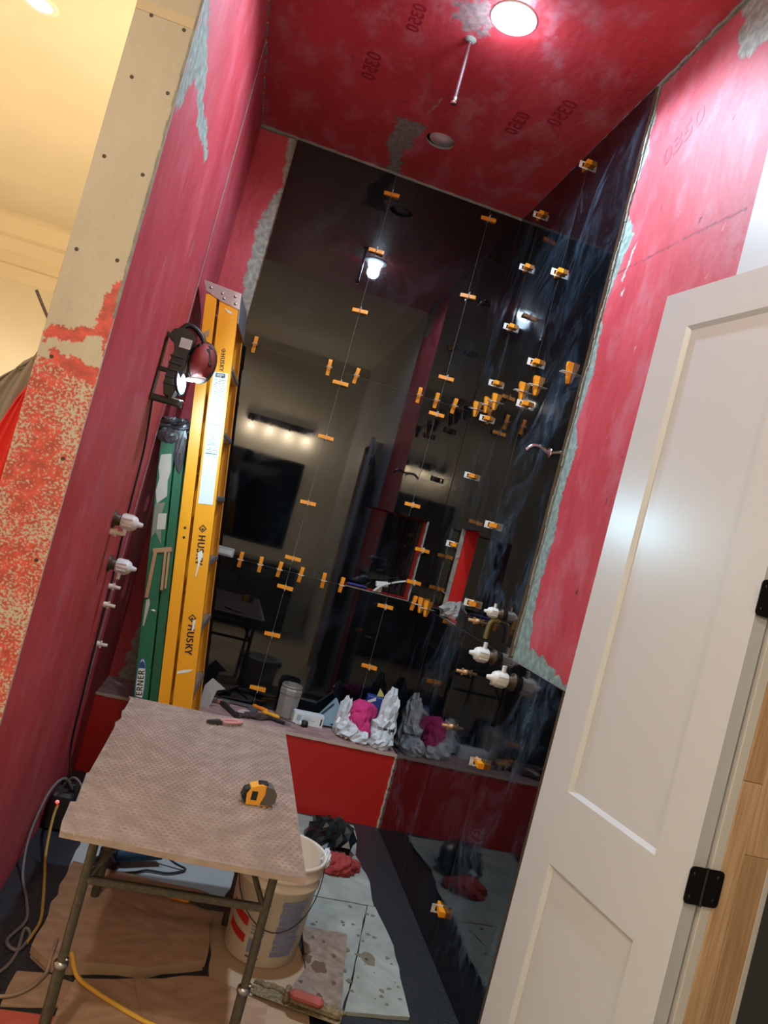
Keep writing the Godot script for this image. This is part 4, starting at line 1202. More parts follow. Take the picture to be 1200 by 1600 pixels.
func work_light() -> void:
	var base := Vector3(XL, 1.87, 1.30)
	var t := thing("work_light", "red and black work light glowing on a bracket on the left wall", "lamp", base)
	var blk: Material = mats.black_plastic
	var red := mat("lamp_red", rgb(126, 44, 42), 0.6)
	# wall plate and arm
	var st := tool()
	box(st, Vector3(0, -0.015, -0.02), Vector3(0.006, 0.27, 0.02), 0.002)
	box(st, Vector3(0, -0.012, -0.022), Vector3(0.125, 0.014, 0.022), 0.003)
	box(st, Vector3(0, 0.11, -0.01), Vector3(0.05, 0.128, 0.01), 0.003)
	obj(st, "bracket", blk, t)
	st = tool()
	box(st, Vector3(0.07, 0.014, -0.02), Vector3(0.128, 0.018, 0.02), 0.001)
	obj(st, "arm_pad", mats.white_plastic, t)
	# ribbed black body, curved towards the wall at its top
	st = tool()
	prism(st, V2([[0.05, 0.02], [0.085, 0.016], [0.097, 0.06], [0.103, 0.14], [0.10, 0.20], [0.115, 0.255], [0.10, 0.285], [0.06, 0.295], [0.025, 0.28], [0.010, 0.25], [0.035, 0.235], [0.046, 0.20], [0.040, 0.13], [0.040, 0.06]]), 0.09, Transform3D(Basis(), Vector3(0, 0, -0.045)))
	var body := obj(st, "housing", blk, t)
	for k in 5:
		st = tool()
		box(st, Vector3(0.038, 0.06 + k * 0.028, -0.05), Vector3(0.09, 0.068 + k * 0.028, 0.05), 0.002)
		obj(st, "cooling_rib", blk, body)
	st = tool()
	box(st, Vector3(0.06, 0.215, 0.045), Vector3(0.105, 0.255, 0.047), 0.001)
	obj(st, "rating_label", mats.pale_label, body)
	# handle bow over the top
	st = tool()
	tube(st, smooth_path([Vector3(0.03, 0.265, 0), Vector3(0.07, 0.318, 0), Vector3(0.13, 0.29, 0), Vector3(0.165, 0.22, 0)], 6), 0.011, 10)
	obj(st, "handle", blk, t)
	# lens facing the shower, red battery hump on the outside of it
	var lx := Transform3D(Basis(Vector3(0.25, -0.95, 0.1).normalized(), Vector3(0.93, 0.22, 0.28).normalized(), Vector3.ZERO), Vector3(0.098, 0.085, 0.012))
	lx.basis.x = lx.basis.x.slide(lx.basis.y).normalized()
	lx.basis.z = lx.basis.x.cross(lx.basis.y)
	st = tool()
	lathe(st, [Vector2(0, 0.016), Vector2(0.030, 0.013), Vector2(0.046, 0.004), Vector2(0.048, 0)], 28, lx)
	obj(st, "lens", glow("work_lens", Color(0.78, 0.95, 1.0), 9.0), t)
	st = tool()
	lathe(st, [Vector2(0.048, -0.006), Vector2(0.054, -0.002), Vector2(0.054, 0.006), Vector2(0.048, 0.006)], 28, lx)
	obj(st, "bezel", blk, t)
	st = tool()
	lump(st, Vector3(0.158, 0.190, -0.005), Vector3(0.048, 0.078, 0.060), 0.04, 0.6, 4, 28)
	var bat := obj(st, "battery", red, t)
	st = tool()
	var ring := []
	for k in 25: ring.append(Vector3(0.158 + 0.049 * cos(TAU * k / 24.0), 0.190 + 0.080 * sin(TAU * k / 24.0), -0.012))
	tube(st, ring, 0.008, 8)
	obj(st, "rim", blk, bat)
	st = tool()
	box(st, Vector3(-0.006, -0.035, 0.03), Vector3(0.008, 0.035, 0.05), 0.003, Transform3D(Basis(Vector3.BACK, 0.35), Vector3(0.182, 0.21, -0.005)))
	box(st, Vector3(0.125, 0.235, -0.05), Vector3(0.185, 0.258, 0.03), 0.008)
	obj(st, "latch", blk, bat)
	st = tool()
	lathe(st, [Vector2(0.036, -0.006), Vector2(0.042, 0), Vector2(0.036, 0.006)], 24, Transform3D(Basis(Vector3.BACK, 0.35), Vector3(0.152, 0.116, 0.005)))
	obj(st, "clear_rim", mats.white_plastic, bat)
	spot(base + Vector3(0.128, 0.078, 0.018), base + Vector3(0.928, -0.12, -0.25), Color(0.74, 0.92, 1.0), 0.75, 0.03, 86.0)
	# its lead, down the wall
	st = tool()
	var pts := []
	for q in [[1.86, 1.28], [1.67, 1.13], [1.47, 1.09], [1.30, 1.055], [1.06, 0.985], [0.85, 0.97], [0.526, 0.90], [0.25, 0.80], [0.10, 0.82]]: pts.append(Vector3(XL + 0.008, q[0], q[1]))
	pts[8].x += 0.05
	tube(st, smooth_path(pts, 5), 0.0045, 6)
	var cd := obj(st, "lamp_cord", mats.black_rubber)
	tag(cd, "thin black lamp cord running down the red left wall", "cord")

func bench_things() -> void:
	var y := 0.4165
	# grey clear plastic container
	var t := thing("plastic_container", "cloudy grey plastic container standing on the bench", "container", Vector3(0.56, y, 0.10))
	var st := tool()
	lathe(st, [Vector2(0, 0.001), Vector2(0.054, 0.001), Vector2(0.06, 0.008), Vector2(0.064, 0.13), Vector2(0.067, 0.14), Vector2(0.067, 0.165), Vector2(0.058, 0.178), Vector2(0.058, 0.192), Vector2(0.054, 0.192), Vector2(0.054, 0.17), Vector2(0.058, 0.14), Vector2(0.056, 0.012), Vector2(0, 0.008)], 8, Transform3D(Basis(Vector3.UP, 0.3)), true)
	obj(st, "body", mat("cloudy_plastic", rgb(134, 128, 122), 0.35), t)
	st = tool()
	lathe(st, [Vector2(0.060, 0.178), Vector2(0.062, 0.18), Vector2(0.062, 0.186), Vector2(0.059, 0.188)], 24)
	obj(st, "rim", mats.cloudy_plastic, t)
	# white carton
	t = thing("white_carton", "small white carton lying beside the grey container", "carton", Vector3(0.685, y, 0.165))
	t.rotation.y = 0.05
	st = tool()
	box(st, Vector3(-0.088, 0, -0.03), Vector3(0.088, 0.068, 0.03), 0.002)
	obj(st, "box", mat("carton_white", rgb(208, 214, 216), 0.55), t)
	st = tool()
	box(st, Vector3(-0.07, 0.02, 0.0298), Vector3(-0.045, 0.054, 0.0306))
	box(st, Vector3(-0.03, 0.03, 0.0298), Vector3(0.04, 0.034, 0.0306))
	box(st, Vector3(-0.03, 0.04, 0.0298), Vector3(0.02, 0.043, 0.0306))
	obj(st, "print", mat("pale_print", rgb(150, 170, 180), 0.6), t)
	st = tool()
	box(st, Vector3(0.070, 0.014, 0.0298), Vector3(0.078, 0.052, 0.0306))
	obj(st, "print", mats.print_black, t)
	# blue grey packet leaning behind
	t = thing("blue_packet", "pale blue packet tilted on its corner behind the white carton", "packet", Vector3(0.815, y, 0.10))
	var tilt := Transform3D(Basis(Vector3.UP, 0.15) * Basis(Vector3.RIGHT, -0.25) * Basis(Vector3.BACK, 0.46), Vector3(0, 0.062, 0.005)).scaled_local(Vector3(1.15, 1.15, 1.0))
	st = tool()
	prism(st, V2([[-0.10, -0.006], [0.07, -0.092], [0.052, 0.075], [-0.085, 0.012]]), 0.03, tilt)
	obj(st, "card", mat("packet_blue", rgb(128, 156, 172), 0.45), t)
	st = tool()
	prism(st, V2([[-0.05, 0.028], [0.03, 0.058], [0.03, 0.046], [-0.04, 0.02]]), 0.001, tilt * Transform3D(Basis(), Vector3(0, 0, 0.0302)))
	prism(st, V2([[-0.02, -0.035], [0.05, -0.05], [0.05, -0.062], [-0.01, -0.047]]), 0.001, tilt * Transform3D(Basis(), Vector3(0, 0, 0.0302)))
	obj(st, "print", mat("packet_print", rgb(28, 44, 60), 0.6), t)
	st = tool()
	box(st, Vector3(0.03, 0.06, -0.012), Vector3(0.07, 0.125, -0.006), 0.001)
	obj(st, "yellow_tab", mat("tab_yellow", rgb(206, 186, 70), 0.6), t)
	# black cap with pale ring
	t = thing("bottle_cap", "black cap with pale ring lying before the white carton", "cap", Vector3(0.665, y, 0.215))
	st = tool()
	lathe(st, [Vector2(0, 0.03), Vector2(0.018, 0.03), Vector2(0.022, 0.024), Vector2(0.024, 0.0), Vector2(0, 0.0)], 20)
	obj(st, "cap", mats.black_plastic, t)
	st = tool()
	lathe(st, [Vector2(0.012, 0.004), Vector2(0.015, -0.004), Vector2(0.010, -0.02), Vector2(0, -0.02)], 16, Transform3D(Basis(Vector3.BACK, PI / 2), Vector3(-0.026, 0.014, 0)))
	obj(st, "ring", mats.carton_white, t)
	# shopping bags and the pink towel
	t = thing("shopping_bag", "white plastic bag bulging out left of the pink towel", "bag", Vector3(0.92, y, 0.22))
	st = tool()
	lump(st, Vector3(-0.045, 0.085, -0.02), Vector3(0.035, 0.10, 0.05), 0.6, 1.3, 21, 22, 0.001, 0.0, true)
	lump(st, Vector3(0.0, 0.04, 0.03), Vector3(0.06, 0.05, 0.06), 0.6, 1.4, 22, 22, 0.001, 0.0, true)
	lump(st, Vector3(0.055, 0.025, 0.085), Vector3(0.045, 0.035, 0.035), 0.6, 1.4, 23, 20, 0.001, 0.0, true)
	obj(st, "film", mats.bag_film, t)
	t = thing("pink_towel", "bright pink towel crumpled in the plastic bag on the bench", "towel", Vector3(0.965, y, 0.22))
	st = tool()
	lump(st, Vector3(0.01, 0.155, -0.02), Vector3(0.072, 0.052, 0.06), 0.34, 0.55, 31, 32)
	lump(st, Vector3(0.0, 0.10, 0.02), Vector3(0.055, 0.062, 0.055), 0.36, 0.55, 33, 32)
	lump(st, Vector3(0.022, 0.055, 0.045), Vector3(0.045, 0.055, 0.045), 0.36, 0.6, 34, 32, 0.004)
	obj(st, "folds", grained("towel_pink", rgb(214, 62, 128), rgb(186, 44, 108), 0.95, 16.0, Vector3.ONE * 6.0, 71, 2.0), t)
	t = thing("blue_package", "dark blue package with yellow emblem behind the pink towel", "package", Vector3(1.055, y, 0.12))
	st = tool()
	box(st, Vector3(-0.055, 0, -0.04), Vector3(0.06, 0.235, 0.03), 0.006, Transform3D(Basis(Vector3.UP, -0.1)))
	obj(st, "pack", mat("pack_blue", rgb(32, 62, 128), 0.4), t)
	st = tool()
	box(st, Vector3(-0.03, 0.135, 0.0296), Vector3(0.0, 0.18, 0.031))
	obj(st, "emblem", mat("emblem_yellow", rgb(206, 178, 60), 0.5), t)
	st = tool()
	box(st, Vector3(0.012, 0.13, 0.0296), Vector3(0.042, 0.185, 0.031))
	obj(st, "emblem", mats.carton_white, t)
	st = tool()
	prism(st, V2([[-0.055, 0.205], [-0.01, 0.232], [-0.005, 0.215], [-0.05, 0.19]]), 0.0015, Transform3D(Basis(), Vector3(0, 0, 0.030)))
	obj(st, "emblem", mats.carton_white, t)
	st = tool()
	prism(st, V2([[0.0, 0.235], [0.045, 0.24], [0.03, 0.262], [0.008, 0.285]]), 0.004, Transform3D(Basis(), Vector3(0, 0, 0.0)))
	obj(st, "torn_flap", mat("flap_yellow", rgb(192, 188, 110), 0.5), t)
	t = thing("shopping_bag", "upright white plastic bag with black print at the bench's right end", "bag", Vector3(1.115, y, 0.235))
	st = tool()
	lump(st, Vector3(0.01, 0.17, -0.02), Vector3(0.046, 0.115, 0.045), 0.5, 1.3, 41, 22, 0.001, 0.0, true)
	lump(st, Vector3(0.0, 0.075, 0.0), Vector3(0.062, 0.085, 0.05), 0.5, 1.4, 42, 22, 0.001, 0.0, true)
	lump(st, Vector3(-0.025, 0.035, 0.085), Vector3(0.05, 0.045, 0.045), 0.7, 1.5, 43, 20, 0.001, 0.0, true)
	var bag := obj(st, "film", mats.bag_film, t)
	lettering("ITD HALEAM", 0.013, mats.print_black, bag, Transform3D(Basis(), Vector3(0.0, 0.10, 0.0555)), "lettering", 0.006)
	# black layout square
	t = thing("layout_square", "dark triangular layout square lying on the bench by the ladder", "square", Vector3(0.27, y, 0.18))
	st = tool()
	box(st, Vector3(0, 0, -0.012), Vector3(0.34, 0.022, 0.012), 0.002, Transform3D(Basis(Vector3.UP, -1.17), Vector3(-0.12, 0, -0.15)))
	obj(st, "fence", mat("dark_metal", rgb(44, 42, 44), 0.5, 0.3), t)
	st = tool()
	sheet(st, [Vector2(-0.10, -0.15), Vector2(0.13, -0.13), Vector2(0.135, -0.06), Vector2(0.08, 0.06), Vector2(0.02, 0.165), Vector2(-0.01, 0.13), Vector2(0.06, -0.01), Vector2(0.08, -0.085), Vector2(-0.07, -0.11)], 0.006, 0.011)
	obj(st, "blade", mat("grey_metal", rgb(92, 92, 96), 0.5, 0.3), t)
	# screwdrivers and knife
	for q in [["yellow-handled screwdriver lying against the grey container", Vector3(0.425, y + 0.014, 0.145), -0.50], ["orange-handled screwdriver behind the yellow one on the bench", Vector3(0.37, y + 0.013, 0.055), -0.6]]:
		t = thing("screwdriver", q[0], "screwdriver", q[1], "screwdrivers on the bench")
		t.rotation.y = q[2]
		st = tool()
		lathe(st, [Vector2(0, 0), Vector2(0.010, 0.002), Vector2(0.0135, 0.02), Vector2(0.010, 0.035), Vector2(0.0135, 0.07), Vector2(0.012, 0.10), Vector2(0.007, 0.112), Vector2(0, 0.112)], 8, Transform3D(Basis(Vector3.BACK, -PI / 2)))
		obj(st, "handle", mat("handle_yellow", rgb(226, 160, 28), 0.4) if q[2] > -0.55 else mat("handle_orange", rgb(220, 122, 18), 0.4), t)
		st = tool()
		tube(st, [Vector3(0.11, 0, 0), Vector3(0.21, 0, 0)], 0.0035, 8)
		obj(st, "shaft", mat("dull_shaft", rgb(110, 86, 88), 0.45, 0.6), t)
	t = thing("utility_knife", "black utility knife with a bright blade at the bench's front edge", "knife", Vector3(0.50, y + 0.009, 0.245))
	t.rotation.y = -0.45
	st = tool()
	box(st, Vector3(-0.05, -0.008, -0.012), Vector3(0.055, 0.010, 0.012), 0.004)
	obj(st, "handle", mats.black_plastic, t)
	st = tool()
	prism(st, V2([[0.05, -0.008], [0.125, -0.003], [0.09, 0.010], [0.05, 0.010]]), 0.0015, Transform3D(Basis(Vector3.RIGHT, Vector3.FORWARD, Vector3.UP), Vector3(0, 0.002, 0)))
	obj(st, "blade", mats.chrome, t)
	t = thing("torn_rag", "dark torn rag and scraps lying along the bench's front edge", "rag", Vector3(0.375, y, 0.25))
	st = tool()
	lump(st, Vector3(0, 0.008, 0), Vector3(0.085, 0.014, 0.03), 0.7, 1.8, 51, 32, 0.0005, 0.35)
	obj(st, "folds", mat("rag_dark", rgb(70, 52, 50), 0.95), t)
	st = tool()
	lump(st, Vector3(-0.055, 0.016, 0.0), Vector3(0.035, 0.012, 0.016), 0.6, 1.8, 53, 24, 0.001, 0.35)
	obj(st, "scrap", mat("scrap_pale", rgb(170, 152, 146), 0.9), t)
	t = thing("paper_scrap", "folded white paper standing by the ladder's foot on the bench", "paper", Vector3(0.115, y, 0.25))
	st = tool()
	prism(st, V2([[-0.05, 0], [0.01, 0], [0.03, 0.10], [0.075, 0.115], [-0.01, 0.165], [-0.045, 0.12]]), 0.004, Transform3D(Basis(Vector3.UP, 0.3)))
	obj(st, "fold", mat("paper_grey", rgb(176, 174, 170), 0.8), t)
	st = tool()
	prism(st, V2([[-0.045, 0.0], [0.015, 0.0], [0.005, 0.09], [-0.04, 0.09]]), 0.004, Transform3D(Basis(Vector3.UP, -0.5), Vector3(0, 0, 0.012)))
	obj(st, "fold", mats.paper_grey, t)
	t = thing("chalk_tool", "small dusty tool with pink end behind the folded paper", "tool", Vector3(0.165, y, 0.12))
	st = tool()
	box(st, Vector3(-0.055, 0, -0.014), Vector3(0.0, 0.028, 0.014), 0.006, Transform3D(Basis(Vector3.UP, -0.1)))
	box(st, Vector3(0.028, 0.002, -0.014), Vector3(0.075, 0.028, 0.014), 0.006, Transform3D(Basis(Vector3.UP, -0.1)))
	obj(st, "body", mat("dusty_olive", rgb(98, 92, 80), 0.8), t)
	st = tool()
	box(st, Vector3(-0.002, 0, -0.013), Vector3(0.03, 0.026, 0.013), 0.006, Transform3D(Basis(Vector3.UP, -0.1)))
	obj(st, "pink_grip", mat("dusty_pink", rgb(170, 112, 100), 0.8), t)

func table_and_floor() -> void:
	# ---- folding table
	var t := thing("folding_table", "narrow folding table with thin olive metal legs", "table", Vector3(0.1, 0, 1.97))
	var legm := grained("leg_bronze", rgb(84, 76, 56), rgb(46, 42, 36), 0.5, 14.0, Vector3.ONE * 5.0, 81)
	var st := tool()
	box(st, Vector3(-0.19, 0.672, 1.42), Vector3(0.385, 0.694, 2.50), 0.006)
	wobj(st, "table_top", mat("table_dark", rgb(52, 46, 42), 0.7), t)
	for z: float in [2.35, 1.58]:
		for x: float in [-0.132, 0.355]:
			st = tool()
			tube(st, [Vector3(x, 0.25, z), Vector3(x, 0.672, z)], 0.0125, 12)
			var on := (0.0205 if x < 0.0 else 0.001) if z > 2.0 else (0.0405 if x < 0.0 else 0.0125)
			tube(st, [Vector3(x, on, z), Vector3(x, 0.27, z)], 0.0155, 12)
			var lg := wobj(st, "leg", legm, t)
			st = tool()
			lathe(st, [Vector2(0.0165, 0.262), Vector2(0.019, 0.264), Vector2(0.019, 0.276), Vector2(0.013, 0.28)], 14, Transform3D(Basis(), Vector3(x, 0, z)))
			obj(st, "collar", mats.steel, lg)
			st = tool()
			lathe(st, [Vector2(0, 0.010), Vector2(0.003, 0.009), Vector2(0.0045, 0.006), Vector2(0.0045, 0)], 10, Transform3D(Basis(Vector3.RIGHT, Vector3.BACK, Vector3.DOWN), Vector3(x + 0.012, 0.29, z + 0.006)))
			obj(st, "spring_button", mats.chrome, lg)
		st = tool()
		box(st, Vector3(-0.132, 0.487, z - 0.009), Vector3(0.355, 0.507, z + 0.009), 0.003)
		wobj(st, "cross_bar", legm, t)
		for s: float in [-1.0, 1.0]:
			st = tool()
			var a := Vector3(0.1115 + s * 0.235, 0.50, z)
			tube(st, [a, Vector3(0.1115 + s * 0.12, 0.672, z - 0.16 if z > 2.0 else z + 0.16)], 0.008, 8)
			wobj(st, "diagonal_brace", legm, t)
	# dimpled sheet laid over it
	var top := thing("dimpled_sheet", "dusty brown dimpled sheet laid over the folding table", "board", Vector3(0.1, 0.694, 1.98))
	st = tool()
	var dust := grained("sheet_dust", rgb(160, 142, 130), rgb(128, 110, 98), 0.34, 8.0, Vector3.ONE * 1.8, 83, 0.6)
	var out := [Vector2(-0.218, 1.378), Vector2(0.1, 1.372), Vector2(0.41, 1.362), Vector2(0.402, 2.0), Vector2(0.393, 2.592), Vector2(0.1, 2.585), Vector2(-0.20, 2.566)]
	var rg := [2.52, 2.515, 2.40, 2.395, 2.2, 2.19, 1.95, 1.75, 1.72, 1.66, 1.57, 1.56, 1.48, 1.40]
	for k in rg.size(): out.append(Vector2(-0.207 - 0.008 * absf(sin(k * 2.1)) + 0.006 * (k % 2), rg[k]))
	sheet(st, out, 0.695, 0.710)
	wobj(st, "sheet", dust, top)
	st = tool()
	var nx := 34
	var nz := 66
	for i in nx:
		for j in nz:
			var x := -0.196 + (i + 0.25 + 0.5 * (j % 2)) * 0.0172
			var z := 1.385 + (j + 0.5) * 0.0181
			if x > 0.385 or x < -0.196: continue
			var a := 0.0077
			var b := 0.0062
			var c := [Vector3(x - a, 0.71, z), Vector3(x, 0.71, z - b), Vector3(x + a, 0.71, z), Vector3(x, 0.71, z + b)]
			var p := [Vector3(x - a * 0.4, 0.7142, z), Vector3(x, 0.7142, z - b * 0.4), Vector3(x + a * 0.4, 0.7142, z), Vector3(x, 0.7142, z + b * 0.4)]
			face(st, p, Vector3.UP)
			for k in 4: face(st, [c[k], c[(k + 1) % 4], p[(k + 1) % 4], p[k]], Vector3.UP + (c[k] - Vector3(x, 0.71, z)) * 9.0)
	var dim := wobj(st, "dimples", dust, top)
	dim.set_meta("kind", "stuff")
	# tape measure
	t = thing("tape_measure", "yellow and black tape measure lying on the dimpled sheet", "tape measure", Vector3(0.275, 0.7135, 2.19))
	t.rotation.y = 0.12
	st = tool()
	prism(st, V2([[-0.036, 0], [0.034, 0], [0.046, 0.012], [0.047, 0.036], [0.036, 0.052], [0.0, 0.060], [-0.030, 0.050], [-0.040, 0.03]]), 0.04, Transform3D(Basis(), Vector3(0, 0, -0.02)))
	obj(st, "case", mat("tape_yellow", rgb(226, 156, 44), 0.45), t)
	st = tool()
	prism(st, V2([[0.005, 0.004], [0.034, 0.003], [0.048, 0.014], [0.049, 0.038], [0.036, 0.054], [0.012, 0.058], [0.014, 0.034]]), 0.046, Transform3D(Basis(), Vector3(0, 0, -0.023)))
	obj(st, "grip", mat("tape_grip", rgb(82, 74, 66), 0.75), t)
	st = tool()
	prism(st, V2([[-0.040, 0.004], [-0.034, 0.004], [-0.032, 0.046], [-0.046, 0.040], [-0.052, 0.016]]), 0.034, Transform3D(Basis(), Vector3(0, 0, -0.017)))
	obj(st, "blade_guard", mats.black_plastic, t)
	st = tool()
	box(st, Vector3(-0.026, 0.014, 0.0195), Vector3(-0.008, 0.04, 0.0212), 0.0005)
	obj(st, "print", mats.print_black, t)
	st = tool()
	box(st, Vector3(-0.01, 0.056, -0.012), Vector3(0.02, 0.064, 0.012), 0.003)
	obj(st, "brake", mats.black_plastic, t)
	# pliers on the far edge
	t = thing("pliers", "dusty pink-handled pliers on the far edge of the dimpled sheet", "pliers", Vector3(0.145, 0.714, 1.50))
	t.rotation.y = 0.55
	st = tool()
	for s: float in [-1.0, 1.0]: tube(st, smooth_path([Vector3(0.0, 0.008, 0.004 * s), Vector3(0.03, 0.009, 0.016 * s), Vector3(0.07, 0.009, 0.014 * s), Vector3(0.095, 0.009, 0.006 * s)], 4), 0.007, 8)
	obj(st, "handle", mat("plier_pink", rgb(176, 122, 116), 0.7), t)
	st = tool()
	prism(st, V2([[0.008, -0.012], [-0.015, -0.012], [-0.06, -0.003], [-0.06, 0.003], [-0.015, 0.012], [0.008, 0.012]]), 0.012, Transform3D(Basis(Vector3.RIGHT, Vector3.FORWARD, Vector3.UP), Vector3(0, 0.002, 0)))
	obj(st, "jaws", mat("dull_steel", rgb(70, 66, 62), 0.5, 0.6), t)

	# ---- boards and cardboard on the floor
	var cb: Material = mats.cement_board
	var sheets := [
		["cement_board", "pale cement board lying against the bench front", cb, [[0.40, 0.41], [1.035, 0.44], [1.03, 0.60], [0.99, 0.80], [1.02, 1.05], [1.0, 1.265], [0.45, 1.255]], 0.001, 0.013, 0.004],
		["cement_board", "long narrow cement board strip beside the black floor", cb, [[0.972, 1.270], [1.005, 1.272], [1.03, 1.55], [1.0, 1.965], [0.765, 1.985], [0.838, 1.75]], 0.001, 0.014, 0.003],
		["cement_board", "cement board behind the white bucket, left of the long strip", cb, [[0.66, 1.262], [0.966, 1.272], [0.832, 1.75], [0.755, 1.99], [0.66, 1.90]], 0.001, 0.012, 0.003],
		["cement_board", "grey cement board under the far end of the folding table", mat("board_shadow_grey", rgb(150, 150, 146), 0.9), [[-0.27, 0.92], [0.38, 0.86], [0.39, 1.245], [0.34, 1.42], [-0.26, 1.41]], 0.001, 0.014, 0.005],
		["cardboard_sheet", "large brown cardboard sheet under the folding table", mats.cardboard, [[-0.262, 1.92], [-0.255, 1.36], [0.28, 1.43], [0.30, 1.60], [0.29, 1.86], [0.10, 1.95], [-0.05, 1.96], [-0.20, 1.98]], 0.016, 0.040, 0.007],
		["cardboard_sheet", "small cardboard flap at the lower left corner by the curb", mats.cardboard, [[-0.275, 2.00], [-0.19, 1.99], [-0.06, 2.03], [-0.08, 2.12], [-0.275, 2.155]], 0.002, 0.008, 0.004],
		["cardboard_sheet", "torn cardboard sheet at the bottom under the yellow strap", mats.cardboard, [[-0.10, 2.03], [0.08, 1.99], [0.30, 1.93], [0.50, 2.03], [0.46, 2.31], [-0.01, 2.31], [-0.12, 2.24]], 0.021, 0.030, 0.008],
		["cardboard_sheet", "pale cardboard sheet under the white bucket", mat("pale_card", rgb(176, 150, 120), 0.92), [[0.30, 1.50], [0.62, 1.50], [0.655, 1.80], [0.62, 2.30], [0.47, 2.34], [0.50, 1.99], [0.31, 1.91]], 0.001, 0.012, 0.005]]
	for q in sheets:
		var lo := V2(q[3])
		st = tool()
		sheet(st, lo, q[4], q[5], q[6], 7)
		var o := thing(q[0], q[1], "board" if q[0] == "cement_board" else "cardboard", Vector3(lo[0].x, 0, lo[0].y), "boards laid over the shower floor" if q[0] == "cement_board" else "cardboard laid over the shower floor")
		wobj(st, "board" if q[0] == "cement_board" else "card", q[2], o)
		if q[1].begins_with("large"):
			st = tool()
			sheet(st, lo.map(func(v): return (v - Vector2(0, 1.7)) * 0.985 + Vector2(0, 1.7)), 0.001, 0.015, 0.012, 9)
			wobj(st, "lower_layer", mats.cardboard, o)
		if q[1].begins_with("torn"):
			st = tool()
			sheet(st, [Vector2(0.07, 2.0), Vector2(0.10, 1.985), Vector2(0.145, 2.16), Vector2(0.12, 2.175)], 0.030, 0.034, 0.003, 4)
			wobj(st, "folded_tongue", mats.cardboard, o)
	# mortar stains lying on the boards, thin dried skins with outlines of their own
	var rng := RandomNumberGenerator.new()
	rng.seed = 12
	var skin := thing("dried_mortar", "dark dried mortar drips spotted over the cement boards", "mortar", Vector3(0.85, 0.014, 1.5))
	skin.set_meta("kind", "stuff")
	st = tool()
	for k in 44:
		var c := Vector2(rng.randf_range(0.70, 1.0), rng.randf_range(1.3, 1.93))
		if c.x > 1.0 or (c.y > 1.5 and c.x < 0.78): continue
		var r := rng.randf_range(0.003, 0.011)
		if k == 3:
			c = Vector2(0.90, 1.66)
			r = 0.04
		var poly := []
		for j in 11: poly.append(c + Vector2(1.0, 0.6).rotated(0.3) * 0.0 + Vector2(cos(TAU * j / 11) * 1.1, sin(TAU * j / 11)).rotated(0.2 * k) * r * rng.randf_range(0.55, 1.2))
		sheet(st, poly, 0.0139, 0.0148)
	wobj(st, "drips", mat("drip_brown", rgb(112, 102, 84), 0.9), skin)
	# ---- bucket
	t = thing("bucket", "white plastic bucket with blue print and red bands", "bucket", Vector3(0.485, 0.0125, 1.69))
	t.rotation.y = 0.0
	var pail := grained("pail_white", rgb(222, 210, 192), rgb(208, 194, 174), 0.42, 4.0, Vector3.ONE * 2.0, 85)
	st = tool()
	var bp := [Vector2(0, 0.0), Vector2(0.126, 0.0), Vector2(0.132, 0.006), Vector2(0.146, 0.27), Vector2(0.152, 0.272), Vector2(0.152, 0.280), Vector2(0.147, 0.283), Vector2(0.148, 0.305), Vector2(0.154, 0.307), Vector2(0.154, 0.315), Vector2(0.149, 0.318), Vector2(0.150, 0.350), Vector2(0.157, 0.352), Vector2(0.157, 0.365), Vector2(0.150, 0.367), Vector2(0.146, 0.36), Vector2(0.128, 0.012), Vector2(0, 0.008)]
	lathe(st, bp, 48)
	obj(st, "pail", pail, t)
	var curve := func(called: String, m: Material, a0: float, a1: float, y0a: float, y0b: float, hgt: float, off := 0.0012):
		var s := tool()
		var n := 14
		for k in n:
			var q := []
			for u in [k, k + 1]:
				var a := lerpf(a0, a1, float(u) / n)
				var yb := lerpf(y0a, y0b, float(u) / n) + 0.018 * pow(float(u) / n - 0.5, 2.0) * absf(y0b - y0a) * 20.0
				for yy in [yb, yb + hgt]:
					var r: float = 0.132 + (yy - 0.006) * 0.053 + off
					q.append(Vector3(sin(a) * r, yy, cos(a) * r))
			face(s, [q[0], q[2], q[3], q[1]], (q[0] + q[2]) * Vector3(1, 0, 1))
		obj(s, called, m, t)
	var bpn := mat("print_blue", rgb(120, 126, 156), 0.5)
	var rd := mat("band_red", rgb(176, 34, 30), 0.45)
	curve.call("red_band", rd, -1.25, -0.62, 0.155, 0.125, 0.032)
	curve.call("red_band", rd, -1.25, -0.62, 0.092, 0.066, 0.030)
	for k in 9:
		curve.call("text_block", bpn, 0.12 + 0.02 * (k % 2), 0.86 - 0.06 * (k % 3), 0.225 - k * 0.0225, 0.225 - k * 0.0225, 0.0192)
	for k in 3: curve.call("text_block", bpn, -0.50, -0.14, 0.135 - k * 0.012, 0.135 - k * 0.012, 0.007)
	curve.call("text_block", bpn, -0.50, -0.16, 0.045, 0.045, 0.05)
	curve.call("text_block", mat("print_navy", rgb(84, 88, 112), 0.5), -0.50, -0.14, 0.028, 0.028, 0.007)
	for k in 3: curve.call("text_line", mat("print_grey", rgb(150, 146, 136), 0.6), -0.36, -0.10, 0.205 - k * 0.012, 0.205 - k * 0.012, 0.003)
	# round recycling mark
	st = tool()
	for k in 16:
		var a := TAU * k / 16.0
		var b := TAU * (k + 1) / 16.0
		var rr := 0.1435
		var f := func(ang: float, r: float): return Vector3(sin(-0.24 + cos(ang) * r / rr) * rr, 0.232 + sin(ang) * r, cos(-0.24 + cos(ang) * r / rr) * rr)
		face(st, [f.call(a, 0.013), f.call(b, 0.013), f.call(b, 0.016), f.call(a, 0.016)], Vector3.BACK)
		if k % 5 < 3: face(st, [f.call(a, 0.005), f.call(b, 0.005), f.call(b, 0.0085), f.call(a, 0.0085)], Vector3.BACK)
	obj(st, "round_mark", mats.print_black, t)
	st = tool()
	var arc := []
